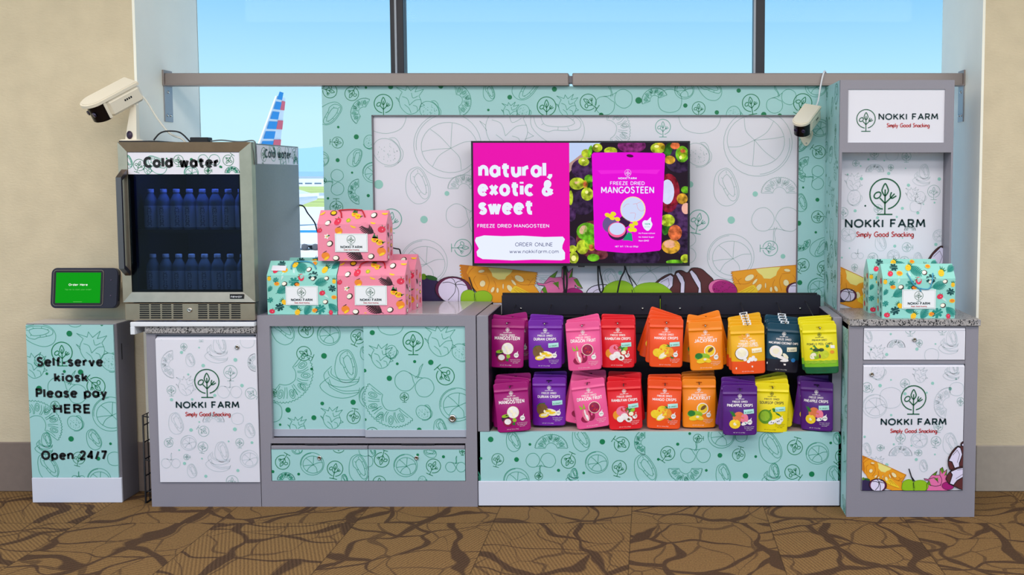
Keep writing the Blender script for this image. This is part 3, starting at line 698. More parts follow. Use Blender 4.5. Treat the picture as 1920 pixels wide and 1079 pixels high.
# ================================================================== guard rail across the bay
g = thing('guard_rail', 'taupe metal guard rail in two lengths bolted across the window bay', 'railing', (XL, .55, Z_(148, .5)))
xj0, xj1 = X_(1066, 148, .5), X_(1073, 148, .5)
for a, b in ((XL + .018, xj0), (xj1, XR - .018)):
    mb = MB(); mb.box(a, b, .50, .57, Z_(159, .5), Z_(137, .5), M_rail, .004); mb.box(a, b, .498, .572, Z_(160.5, .5), Z_(157, .5), M_rail, .002); mb.build('rail_bar', g)
mb = MB(); mb.box(xj0 - .03, xj1 + .03, .51, .56, Z_(156, .5), Z_(142, .5), M_greyd, .003); mb.build('joint_sleeve', g)
for sg, x in ((1, XL + .012), (-1, XR - .012)):
    mb = MB(); mb.box(x, x + sg * .008, .49, .585, Z_(161, .5), Z_(131, .5), M_rail, .002); mb.build('end_cap', g)
    mb = MB(); mb.box(x, x + sg * .006, .50, .585, Z_(228, .5), Z_(161, .5), M_plate, .001)
    pt = mb.build('bracket_plate', g)
    for yy, py in ((.54, 172), (.525, 216), (.56, 216)):
        s_ = MB(); s_.lathe([(.007, 0), (.007, sg * .003), (.003, sg * .005)], M_chrome, (x + sg * .006, yy, Z_(py, .5)), 10, 'x'); s_.build('screw', pt)

# ================================================================== helpers for cabinet fittings
def lock(x, z, y, r, parent):
    mb = MB(); mb.lathe([(r * 1.0, 0), (r * 1.0, -r * .3), (r * .82, -r * .55), (r * .5, -r * .55), (r * .45, -r * .42)], M_chrome, (x, y, z), 18, 'y')
    mb.box(x - r * .08, x + r * .08, y - r * .46, y - r * .40, z - r * .3, z + r * .3, M_ink)
    return mb.build('lock', parent)
def rect(px0, py0, px1, py1, Y):
    a, b = P(px0, (py0 + py1) / 2, Y), P(px1, (py0 + py1) / 2, Y)
    return a[0], b[0], Z_(py1, Y), Z_(py0, Y)

# ================================================================== back wall panel of the kiosk
pn = thing('backdrop_panel', 'mint framed white back panel with printed fruit, wide, behind the television', 'panel', (-.38, Y_PANEL, 0))
px0, px1 = -1.625, .90
pz1 = Z_(160.5, .5) - .001; pz0 = .5
ox0, ox1, oz1 = -1.378, .731, Z_(217, Y_PANEL)
zc_ = Z_(566, Y_PANEL)
tl_items = [('logo', 80, 88, 57, 253), ('logo', 257, 112, 55, 150), ('logo', 513, 192, 74, 0), ('logo', 142, 507, 45, 265), ('logo', 133, 1032, 52, 180), ('coco', 80, 270, 110, -60), ('coco', 285, 630, 78, -40),
    ('jack', 320, 240, 110, 60), ('jack', 285, 905, 100, 90), ('dhalf', 400, 500, 55), ('dhalf', 885, 250, 85, 60), ('dragon', 730, 170, 115), ('mango', 430, 750, 85), ('mango', 10, 640, 62), ('pair', 140, 830, 105, 90),
    ('dot', 372, 62, 10), ('dot', 572, 55, 20), ('dot', 978, 50, 20), ('dot', 148, 382, 10), ('dot', 294, 461, 20), ('dot', 143, 650, 16), ('dot', 260, 751, 9), ('dot', 391, 937, 13), ('dot', 65, 959, 10), ('jack', 1150, 160, 125, -80), ('logo', 30, 815, 22, -30)]
tm_items = [('logo', 1393, 238, 52), ('logo', 1627, 215, 45, 55), ('coco', 1070, 160, 48), ('coco', 1280, 130, 85, -60), ('dot', 1437, 142, 14), ('dot', 1186, 187, 13), ('dot', 1066, 259, 7), ('dot', 1700, 287, 13), ('dot', 1910, 205, 18), ('dragon', 1510, 240, 62), ('dhalf', 1262, 270, 42), ('dragon', 1190, 270, 50), ('pair', 1770, 215, 108, 20)]
tr_items = [('logo', 1408, 193, 16, 10), ('logo', 1505, 193, 17, -25), ('logo', 1310, 203, 12, 0), ('coco', 1330, 165, 26, 40), ('pair', 1465, 190, 30, 30), ('circle', 1256, 190, 22), ('jack', 1225, 180, 24, 20), ('dhalf', 1375, 215, 16), ('dot', 1344, 211, 4), ('dot', 1432, 215, 5), ('dot', 1462, 217, 4), ('mango', 1530, 162, 20), ('mango', 1283, 168, 18), ('dot', 1285, 198, 4), ('dot', 1385, 170, 4)]
rs_items = [('logo', 735, 256, 36, 235), ('logo', 728, 620, 34, 95), ('logo', 645, 890, 36, -30), ('logo', 765, 905, 38, -30), ('logo', 765, 0, 38, -90), ('dot', 727, 524, 11), ('dot', 647, 455, 6), ('dot', 622, 656, 14), ('dot', 718, 707, 7), ('dot', 628, 990, 14), ('pair', 728, 400, 68, 90), ('coco', 635, 540, 50), ('coco', 745, 790, 65, -60), ('jack', 645, 350, 70, 80), ('jack', 640, 780, 52, 200), ('mango', 730, 1020, 58), ('mango', 740, 120, 50), ('coco', 640, 215, 45, -60)]
mb = MB()
bars = [(px0, px1, oz1, pz1), (px0, ox0, pz0, oz1), (ox1, px1, pz0, oz1)]
for i, (a, b, c, d) in enumerate(bars):
    mb.box(a, b, Y_PANEL, Y_PANEL + .03, c, d, M_mint)
    R = (a, b, c, d)
    pattern(mb, Y_PANEL, tl_items, 600, 150, 4.317, R)
    if i == 0: pattern(mb, Y_PANEL, tm_items, 560, 120, 2.997, R); pattern(mb, Y_PANEL, tr_items, 0, 0, 1, R)
    if i == 2: pattern(mb, Y_PANEL, rs_items, 1290, 200, 2.997, R)
mb.build('mint_frame', pn)
mb = MB()
for a, b, c, d in ((ox0 - .003, ox1 + .003, oz1 - .003, oz1 + .003), (ox0 - .003, ox0 + .003, pz0, oz1), (ox1 - .003, ox1 + .003, pz0, oz1)): mb.box(a, b, Y_PANEL - .002, Y_PANEL + .02, c, d, M_greyd)
mb.build('edge_trim', pn)
YI = Y_PANEL + .012
Ri = (ox0, ox1, pz0, oz1)
mb = MB(); mb.box(ox0, ox1, YI, YI + .02, pz0, oz1, M_white)
wi = [('mango', 839, 273, 63, 0), ('dhalf', 725, 285, 28, 60), ('circle', 722, 212, 40), ('coco', 784, 348, 34), ('dot', 710, 346, 8.5), ('dot', 838, 363, 4.5), ('dot', 795, 412, 7), ('pair', 878, 412, 44, -20), ('mango', 795, 492, 44), ('logo', 734, 411, 19, -8), ('logo', 868, 465, 16, -90), ('jack', 870, 345, 30, 0),
      ('coco', 1045, 235, 52, 60), ('jack', 1155, 240, 46, -80), ('logo', 1243, 238, 14), ('dragon', 950, 240, 50), ('mango', 1421, 268, 64, 180), ('dhalf', 1308, 290, 24, 60), ('coco', 1362, 351, 35), ('dot', 1416, 364, 5), ('dot', 1371, 413, 7), ('dot', 1468, 481, 4.5), ('jack', 1462, 352, 34, 0), ('pair', 1455, 412, 46, 180), ('logo', 1310, 413, 19, -12), ('logo', 1444, 466, 14, -90),
      ('mango', 1370, 482, 44), ('circle', 1312, 212, 40), ('dot', 1294, 346, 6), ('mango', 1215, 505, 44), ('dot', 1163, 512, 4), ('coco', 1145, 530, 26), ('jack', 990, 530, 44, 180), ('dot', 1000, 520, 5), ('dot', 1468, 212, 5), ('pair', 1290, 465, 30, 90)]
pattern(mb, YI, wi, 0, 0, 1, Ri, 'white', 1)

# ------------------------------------------------ coloured fruit along the lower edge of the printed panels
C = lambda n, r, g_, b: mat('fruit_' + n, (r, g_, b), .5)
F_org, F_orgd, F_cream, F_seed = C('orange', 240, 160, 28), C('amber', 206, 122, 16), C('cream', 240, 226, 130), C('seed', 244, 228, 176)
F_pur, F_mag, F_magd, F_wht = C('aubergine', 48, 34, 78), C('magenta', 170, 20, 118), C('plum', 96, 24, 66), C('flesh', 228, 218, 246)
F_lime, F_limed, F_pink, F_pinkd, F_brn = C('lime', 146, 192, 22), C('deep_lime', 92, 140, 20), C('pink', 232, 112, 170), C('deep_pink', 208, 72, 140), C('coconut_shell', 92, 40, 42)
F_grn, F_yel = C('leaf', 40, 96, 40), C('yellow', 246, 206, 40)
def AFF(cx, cy, tx, ty, k, Y, rot=0, mir=False):
    """canonical sketch coordinates (y down) -> point on the panel"""
    c, s = cos(radians(rot)), sin(radians(rot))
    def T(x, y):
        dx, dy = (x - cx) * (-k if mir else k), (y - cy) * k
        return P(tx + dx * c + dy * s, ty - dx * s + dy * c, Y)
    return T
def FL(mb, mp, T, pts, m, l, R): fill(mb, mp, [T(*p) for p in pts], m, l, R)
def ST(mb, mp, T, pts, l, R, w=.0026, m=None): stroke(mb, mp, [T(*p) for p in pts], w, m or M_ink, l, False, R)
def f_jack(mb, mp, T, R, l):
    zz = lambda x0, y0, x1, y1, n, a: [(x0 + (x1 - x0) * k / n + (a if k % 2 else -a), y0 + (y1 - y0) * k / n) for k in range(n + 1)]
    out = [(400, 80), (510, 90), (800, 115), (1095, 150)] + zz(1090, 155, 1070, 260, 10, 8) + [(1120, 345), (1120, 420), (640, 420), (560, 330), (500, 290), (440, 250)] + zz(412, 200, 400, 90, 8, 9)
    FL(mb, mp, T, out, F_org, l, R)
    FL(mb, mp, T, [(400, 82), (480, 90), (455, 150), (500, 230), (530, 320), (430, 215)], F_orgd, l + 1, R)
    FL(mb, mp, T, [(650, 108), (760, 112), (872, 128), (850, 160), (815, 185), (800, 212), (740, 215), (690, 185), (680, 150)], F_cream, l + 1, R)
    for x, y, rx, ry, a in ((590, 138, 30, 14, -8), (600, 250, 26, 30, 20), (690, 305, 15, 28, 25), (735, 310, 12, 24, 0), (930, 205, 46, 26, 28), (845, 292, 22, 36, -35), (785, 275, 7, 26, 0), (880, 240, 12, 34, -40)):
        FL(mb, mp, T, ell(x, y, rx, ry, a, 14), F_seed, l + 2, R); ST(mb, mp, T, ell(x, y, rx, ry, a, 14) + [ell(x, y, rx, ry, a, 14)[0]], l + 3, R, .0014, F_orgd)
    for q in ([(520, 100), (470, 170), (510, 260)], [(540, 180), (520, 220), (560, 300)], [(640, 180), (660, 240), (640, 320)], [(700, 220), (720, 270), (700, 340)], [(1000, 210), (1030, 230), (1010, 270)], [(860, 180), (900, 230), (960, 260), (1060, 255)], [(1060, 200), (1030, 240)], [(560, 160), (640, 170)]):
        ST(mb, mp, T, cr(q, n=4), l + 3, R, .002, F_orgd)
    FL(mb, mp, T, cr([(880, 280), (910, 275), (1000, 320), (1050, 345), (1040, 360), (860, 345)], True, 3), F_yel, l + 4, R)
    for q in ([(890, 290), (960, 335)], [(900, 285), (1010, 335)], [(880, 300), (930, 345)]): ST(mb, mp, T, q, l + 5, R, .0016, F_orgd)
    ST(mb, mp, T, out + [out[0]], l + 5, R, .0018, F_orgd)
def f_mango(mb, mp, T, R, l, leaf=True):
    if leaf:
        FL(mb, mp, T, cr([(-20, 240), (60, 205), (150, 205), (230, 260), (330, 420), (-40, 420)], True, 4), F_pur, l, R)
        FL(mb, mp, T, ell(68, 188, 26, 28, 0, 14), F_limed, l + 1, R); FL(mb, mp, T, ell(140, 198, 56, 20, 14, 14), F_grn, l + 1, R)
    o = ell(338, 305, 165, 118, 6, 26); i = ell(335, 312, 132, 112, 4, 26)
    FL(mb, mp, T, o, F_magd, l + 2, R); FL(mb, mp, T, i, F_wht, l + 3, R)
    ST(mb, mp, T, o + [o[0]], l + 4, R)
    for q in ([(358, 260), (300, 236), (240, 242)], [(358, 260), (345, 220), (322, 202)], [(358, 260), (370, 235), (420, 222)], [(358, 260), (410, 256), (455, 268)], [(358, 260), (350, 330), (290, 400)], [(358, 260), (385, 320), (382, 420)]): ST(mb, mp, T, cr(q, n=4), l + 4, R)
def f_green(mb, mp, T, R, l, stem=True):
    a = cr([(405, 380), (420, 330), (465, 306), (510, 312), (535, 345), (535, 420), (420, 420)], True, 4); b = cr([(527, 350), (560, 318), (630, 315), (680, 350), (685, 390), (650, 425), (540, 425)], True, 4)
    FL(mb, mp, T, a, F_lime, l, R); FL(mb, mp, T, b, F_lime, l + 1, R); ST(mb, mp, T, a + [a[0]], l + 2, R, .0016, F_limed); ST(mb, mp, T, b + [b[0]], l + 2, R, .0016, F_limed)
    ST(mb, mp, T, [(535, 400), (525, 340)], l + 3, R)
    if stem: ST(mb, mp, T, [(528, 325), (505, 270), (480, 190)], l + 3, R, .005); ST(mb, mp, T, [(545, 325), (510, 280)], l + 3, R, .004)
def f_dragon(mb, mp, T, R, l):
    b = [(1085, 240), (1150, 252), (1200, 190), (1275, 135), (1250, 195), (1310, 190), (1315, 105), (1350, 80), (1372, 150), (1412, 110), (1405, 190), (1450, 205), (1500, 292), (1452, 286), (1432, 262), (1425, 430), (1120, 430), (1125, 320), (1160, 270), (1100, 262)]
    FL(mb, mp, T, b, F_pink, l, R)
    for q in ([(1200, 190), (1275, 135), (1245, 200)], [(1315, 105), (1350, 80), (1368, 140), (1345, 180)], [(1412, 110), (1405, 190), (1372, 205)], [(1450, 205), (1500, 292), (1455, 270), (1415, 210)], [(1130, 300), (1165, 275), (1190, 350), (1150, 330)], [(1230, 245), (1285, 230), (1285, 290)]): FL(mb, mp, T, q, F_limed, l + 1, R)
    ST(mb, mp, T, b + [b[0]], l + 2, R, .002)
    for q in ([(1160, 250), (1240, 230), (1290, 300)], [(1310, 190), (1340, 260), (1320, 340)], [(1170, 330), (1250, 350), (1330, 330)]): ST(mb, mp, T, cr(q, n=4), l + 2, R, .002)
    e = ell(1425, 345, 84, 56, 4, 20); FL(mb, mp, T, e, F_mag, l + 3, R); ST(mb, mp, T, e + [e[0]], l + 4, R, .002, F_magd)
def f_cocos(mb, mp, T, R, l):
    b = cr([(205, 285), (290, 195), (370, 160), (402, 176), (420, 140), (470, 130), (522, 152), (560, 110), (640, 114), (700, 160), (765, 240), (740, 420), (240, 420)], True, 3)
    FL(mb, mp, T, b, F_brn, l, R)
    for q in ([(212, 285), (280, 220), (370, 168), (396, 190), (390, 270), (320, 355), (300, 420), (250, 420), (245, 310)], [(415, 162), (440, 146), (482, 190), (500, 240), (492, 420), (455, 420), (462, 250)], [(540, 142), (562, 126), (605, 172), (642, 240), (655, 420), (612, 420), (622, 290), (565, 195)]):
        FL(mb, mp, T, q, F_wht, l + 1, R); ST(mb, mp, T, q + [q[0]], l + 2, R, .0034)
    ST(mb, mp, T, [(280, 240), (350, 202), (360, 260), (300, 340)], l + 2, R, .0016)
    ST(mb, mp, T, b + [b[0]], l + 2, R, .003)
def f_dhalf(mb, mp, T, R, l):
    e = ell(840, 300, 132, 86, 14, 24); i = ell(855, 300, 112, 76, 14, 24)
    FL(mb, mp, T, e, F_pink, l, R); FL(mb, mp, T, i, F_mag, l + 1, R); ST(mb, mp, T, e + [e[0]], l + 2, R, .0024)
    rnd = random.Random(2)
    for k in range(40):
        a, r = rnd.uniform(0, 6.28), sqrt(rnd.random()) * .85
        x, y = 855 + 112 * r * cos(a), 300 + 72 * r * sin(a); FL(mb, mp, T, [(x, y - 4), (x + 4, y), (x, y + 4), (x - 4, y)], F_magd, l + 2, R)
mp_ = my(YI)
Tl = lambda x, y: P(780 + x / 4.8, 480 + y / 4.8, YI)
Tr = lambda x, y: P(1180 + x / 4.8, 480 + y / 4.8, YI)
f_mango(mb, mp_, Tl, Ri, 2); f_jack(mb, mp_, Tl, Ri, 5); f_mango(mb, mp_, Tl, Ri, 9, False); f_green(mb, mp_, Tl, Ri, 15)
f_dragon(mb, mp_, Tl, Ri, 8)
e = ell(1680, 340, 145, 82, 0, 24); FL(mb, mp_, Tl, e, F_wht, 4, Ri); ST(mb, mp_, Tl, e + [e[0]], 5, Ri, .004); e = ell(1690, 345, 100, 50, 0, 20); ST(mb, mp_, Tl, e + [e[0]], 5, Ri, .002)
f_cocos(mb, mp_, Tr, Ri, 3)
f_green(mb, mp_, AFF(540, 350, 1192, 548, .42 * 1.15, YI), Ri, 6)
f_jack(mb, mp_, AFF(760, 170, 1180 + 1250 / 4.8, 480 + 162 / 4.8, 1 / 4.8, YI, 0, True), Ri, 4)
f_dhalf(mb, mp_, Tr, Ri, 11)
f_mango(mb, mp_, AFF(338, 305, 1180 + 1510 / 4.8, 480 + 310 / 4.8, .125, YI), Ri, 11, False)
f_mango(mb, mp_, AFF(338, 305, 720, 540, 1 / 4.8, YI), Ri, 2, True)
mb.build('printed_panel', pn)

# ================================================================== sliding-door cabinet (middle)
CX0, CX1, CZ = -1.7735, -.7885, .8794
c_ = thing('sliding_door_cabinet', 'wide grey counter with two mint sliding doors and two drawers below', 'cabinet', ((CX0 + CX1) / 2, .26, 0))
u0, u1, uz0, uz1 = rect(508, 612, 873, 823, 0)
d0, d1, dz0, dz1 = rect(508, 832, 873, 903, 0)
mb = MB()
mb.frame_y(CX0, CX1, uz0 - .0, CZ, u0, u1, uz0, uz1, 0, .02, M_grey, .003)
mb.frame_y(CX0, CX1, 0, uz0, d0, d1, dz0, dz1, 0, .02, M_grey, .003)
mb.box(CX0, CX0 + .018, .02, .52, 0, CZ - .001, M_grey); mb.box(CX1 - .018, CX1, .02, .52, 0, CZ - .001, M_grey)
mb.box(CX0 + .018, CX1 - .018, .06, .08, .0, CZ - .02, M_shadowgap)
mb.build('carcass', c_)
mb = MB(); mb.box(CX0, CX1, .0205, .525, CZ - .02, CZ, M_grey, .002); mb.box(CX0 + .05, CX1 - .09, .05, .525, CZ, CZ + .0012, M_greytop); mb.build('countertop', c_)
Z8 = (480, 590, 3.371)
ld = [('coco', 165, 95, 100, 20), ('logo', 316, 100, 48, 200), ('mango', 460, 125, 74), ('logo', 645, 140, 46, -25), ('logo', 303, 247, 46, 65), ('jack', 235, 420, 185, -128 + 0), ('stack', 530, 390, 170), ('dot', 430, 262, 18), ('dot', 352, 345, 9), ('dot', 203, 604, 17), ('dot', 366, 653, 16), ('dot', 419, 563, 12), ('dot', 614, 555, 17), ('dot', 153, 697, 8), ('logo', 617, 650, 42, 170), ('logo', 110, 493, 22, 20), ('dragon', 480, 660, 72), ('dragon', 262, 712, 62), ('circle', 100, 620, 66), ('mango', 735, 520, 85), ('coco', 690, 245, 45)]
rd = [('dot', 735, 115, 16), ('logo', 993, 170, 64), ('dragon', 1165, 175, 100), ('dhalf', 1295, 240, 62, 60), ('dragon', 790, 270, 78), ('dhalf', 855, 235, 42), ('dot', 893, 312, 9), ('dot', 1003, 298, 10), ('dot', 1105, 303, 17), ('dot', 843, 404, 17), ('dot', 686, 355, 12), ('pair', 1000, 440, 130, -18), ('logo', 1197, 390, 57, 221), ('logo', 938, 520, 27), ('jack', 820, 590, 180, -40 + 180 + 0), ('dhalf', 1058, 620, 52, 60), ('mango', 1270, 570, 112), ('coco', 1165, 720, 62), ('logo', 735, 755, 42, 0), ('dot', 1032, 730, 15), ('circle', 850, 50, 85), ('dot', 690, 665, 9)]
for nm, (z0_, z1_, lim0, lim1), items, yy in (('l', (88, 690, 76, 724), ld, 0, .026) if False else ('l', (0, 0, 0, 0), ld, .026), ('r', (0, 0, 0, 0), rd, .010)):
    if nm == 'l': a, b, zz0, zz1 = rect(505, 610, 690, 805, yy)
    else: a, b, zz0, zz1 = rect(683, 610, 876, 806.5, yy)
    zb = uz0 + .004
    mb = MB(); mb.box(a, b, yy, yy + .014, zz0, zz1, M_mint); pattern(mb, yy, items, *Z8, (a, b, zz0, zz1 - .0))
    dr = mb.build('sliding_door', c_)
    mb = MB(); mb.box(a, b, yy - .003, yy + .014, zb, zz0, mat('pale_aluminium', (170, 174, 190), .4), .001); mb.build('bottom_rail', dr)
    if nm == 'r': x, z = P(480 + 1240 / 3.371, 590 + 660 / 3.371, 0); lock(x, z, yy, .0185, dr)
dl = [('logo', 168, 935, 46, 150), ('mango', 355, 945, 76), ('logo', 500, 975, 50, -12), ('coco', 650, 975, 92), ('dot', 107, 994, 10), ('dot', 270, 1010, 9), ('jack', 190, 1030, 55), ('logo', 522, 835, 42, 180), ('coco', 560, 1040, 30), ('mango', 260, 850, 36), ('circle', 690, 860, 40)]
drr = [('logo', 795, 920, 48, 165), ('mango', 945, 955, 76), ('logo', 1122, 958, 46, -25), ('pair', 1262, 965, 66), ('dot', 1022, 888, 9), ('dot', 1185, 900, 10), ('logo', 780, 1062, 42), ('coco', 1100, 875, 42, 60), ('dhalf', 1050, 1050, 30), ('logo', 1305, 865, 20), ('coco', 730, 860, 40), ('circle', 700, 930, 40)]
xm = X_(690.5, 870, 0)
for items, a, b, lx in ((dl, d0 + .003, xm - .0015, 599), (drr, xm + .0015, d1 - .003, 781)):
    t_ = Z_(843, 0)
    mb = MB(); mb.box(a, b, .001, .018, dz0 + .002, t_, M_mint); pattern(mb, .001, items, *Z8, (a, b, dz0 + .002, t_ - .004))
    dr = mb.build('drawer', c_)
    mb = MB(); mb.box(a, b, -.002, .02, t_, Z_(836.5, 0), M_grey, .002); mb.build('pull_lip', dr)
    lock(X_(lx, 859, 0), Z_(859, 0), .001, .0105, dr)
for a, b in ((310, 515), (920, 1128)):
    mb = MB(); mb.box(X_(480 + a / 3.371, 833, 0), X_(480 + b / 3.371, 833, 0), -.001, .004, Z_(834.5, 0), Z_(832.5, 0), M_shadowgap); mb.build('finger_slot', c_)

# ================================================================== white-door cabinet under the fridge
LX0, LX1 = -2.2755, -1.7765
LZ = Z_(625, 0)
c2 = thing('single_door_cabinet', 'narrow grey cabinet with white printed logo door under the fridge', 'cabinet', ((LX0 + LX1) / 2, .25, 0))
a, b, z0, z1 = rect(297, 632, 484.5, 904, 0)
mb = MB(); mb.frame_y(LX0, LX1, 0, LZ, a - .002, LX1 - .004, z0 - .002, Z_(628, 0), 0, .02, M_grey, .003)
mb.box(LX0, LX0 + .018, .02, .5, 0, LZ, M_grey); mb.box(LX1 - .018, LX1, .02, .5, 0, LZ, M_grey); mb.box(LX0, LX1, .02, .5, LZ - .02, LZ, M_grey); mb.box(LX0 + .02, LX1 - .02, .07, .08, .02, LZ - .02, M_shadowgap); mb.build('carcass', c2)
dd1 = [('stack', 1215, 650, 88), ('coco', 1070, 705, 38), ('dragon', 1045, 855, 55), ('logo', 1295, 773, 38), ('logo', 963, 875, 25), ('logo', 1410, 893, 32, 60), ('logo', 1033, 630, 18), ('logo', 1130, 570, 25), ('dot', 1020, 663, 9), ('dot', 1323, 705, 11), ('dot', 1142, 737, 10), ('dot', 1058, 787, 6), ('dot', 1119, 636, 5), ('dot', 1360, 849, 10), ('dot', 964, 929, 9), ('dot', 1080, 927, 7), ('dot', 1207, 905, 9), ('dot', 1120, 1054, 5), ('dot', 907, 585, 8), ('jack', 950, 730, 78, 90), ('pair', 1290, 885, 70, 0), ('jack', 1420, 720, 50, 90), ('circle', 1390, 600, 40)]
dd2 = [('coco', 990, 225, 62), ('circle', 1335, 200, 34), ('coco', 1405, 265, 42), ('logo', 1145, 270, 30, 235), ('logo', 948, 335, 25, 150), ('logo', 1140, 357, 28, -10), ('logo', 1347, 333, 23), ('logo', 1048, 415, 16, 90), ('logo', 1305, 552, 34), ('dot', 1074, 263, 10), ('dot', 1320, 259, 11), ('dot', 1037, 451, 9), ('dot', 1337, 491, 9), ('dot', 1157, 523, 9), ('dot', 1416, 334, 8), ('dot', 1285, 327, 5), ('dot', 1007, 376, 5), ('dot', 1135, 424, 5), ('mango', 1060, 335, 45), ('mango', 1400, 425, 52), ('stack', 1225, 420, 95), ('coco', 1080, 492, 40), ('pair', 960, 450, 55), ('jack', 1200, 200, 60)]
mb = MB(); yd = -.006
mb.box(a, b, yd, .016, z0, z1 - .012, M_white); mb.add([(a, yd, z1 - .012), (b, yd, z1 - .012), (b, .012, z1), (a, .012, z1)], [(0, 1, 2, 3)], M_white)
R = (a, b, z0, z1 - .012); pattern(mb, yd, dd1, 0, 440, 2.997, R, 'pale'); pattern(mb, yd, dd2, 0, 719, 2.997, R, 'pale')
x, z = P(388, 715.5, yd); biglogo(mb, my(yd), x, z, 23 * MPP(yd)); x, z = P(389.5, 765, yd); wordmark(mb, my(yd), x, z, 118 * MPP(yd), 11 * MPP(yd), .0062); x, z = P(390, 780.5, yd); tagline(mb, my(yd), x, z, 85 * MPP(yd), 7.5 * MPP(yd), .0032)
dr = mb.build('door', c2); lock(X_(446, 651, 0), Z_(651, 0), yd, .011, dr)

# granite slab and white tray board over it
gz1 = Z_(612.5, -.01)
mb = MB(); mb.box(LX0 - .0, LX1 - .001, -.012, .5, LZ, gz1, M_granite, .002); tag(mb.build('granite_worktop'), 'speckled grey granite slab beneath the white board under the fridge', 'worktop')
wz1 = Z_(604.5, -.02)
tx0 = X_(244, 610, -.02)
mb = MB(); mb.box(tx0, LX1 - .001, -.022, .62, gz1, wz1, M_wplastic, .003); mb.box(tx0, tx0 + .02, -.022, .62, Z_(628, -.02), gz1 + .001, M_wplastic, .002)
tag(mb.build('support_board'), 'white board with a folded left edge carrying the fridge', 'board')

# ================================================================== pay kiosk at the far left
KX0, KX1, KY, KZ = -2.858, -2.443, .07, .832
k = thing('pay_kiosk', 'mint fronted grey self-serve pay box with black lettering, far left', 'kiosk', ((KX0 + KX1) / 2, .15, 0))
mb = MB(); mb.box(KX0, KX1, KY, Y_WALL - .014, 0, KZ, M_greyd, .003); mb.box(KX0 + .002, KX1 - .002, KY + .002, Y_WALL - .015, KZ, KZ + .001, M_greytop); mb.box(KX1, KX1 + .0006, .105, .112, Z_(675, .1), Z_(645, .1), M_ink); mb.build('cabinet_body', k)
z0 = Z_(895, KY)
ki = [('coco', 105, 85, 95, 70), ('dot', 278, 80, 17), ('logo', 235, 188, 60), ('dragon', 410, 165, 92), ('dhalf', 515, 245, 60, 60), ('dragon', 75, 270, 75), ('dhalf', 105, 235, 36), ('dot', 148, 312, 8), ('dot', 249, 299, 9), ('dot', 343, 303, 16), ('dot', 103, 398, 17), ('pair', 265, 410, 118, -18), ('logo', 432, 385, 53, 225), ('logo', 195, 495, 25), ('jack', 120, 570, 150, -40), ('mango', 515, 545, 105), ('dhalf', 310, 598, 48, 60), ('coco', 420, 692, 62, 10), ('dot', 288, 689, 16), ('dot', 516, 717, 8), ('logo', 333, 800, 36, -15), ('dot', 445, 803, 12), ('coco', 155, 850, 85, 10), ('mango', 450, 925, 70), ('circle', 540, 805, 42), ('circle', 310, 0, 45), ('dot', 465, 28, 8), ('pair', 330, 920, 40), ('stack', 130, 720, 70)]
KP = KY - .008
mb = MB(); a, b = KX0 + .004, KX1 - .012; mb.box(a, b, KP, KY, z0, KZ - .004, M_mint); pattern(mb, KP, ki, 40, 600, 3.083, (a, b, z0, KZ - .004))
for s, cx, by, w in (('Self-serve', 283, 271, 390), ('kiosk', 290, 361, 200), ('Please pay', 291, 452, 418), ('HERE', 295, 543, 222), ('Open 24/7', 307, 811, 388)):
    x, z = P(40 + cx / 3.083, 600 + by / 3.083, KP); text(mb, my(KP), s, x, z, w / 3.083 * MPP(KP), M_ink, 3, .036, cap=.0455)
mb.build('front_panel', k)
mb = MB(); mb.box(KX0 + .003, KX1 + .002, KY - .012, KY - .0002, 0, z0 - .001, M_kick, .002); mb.build('kick_plate', k)

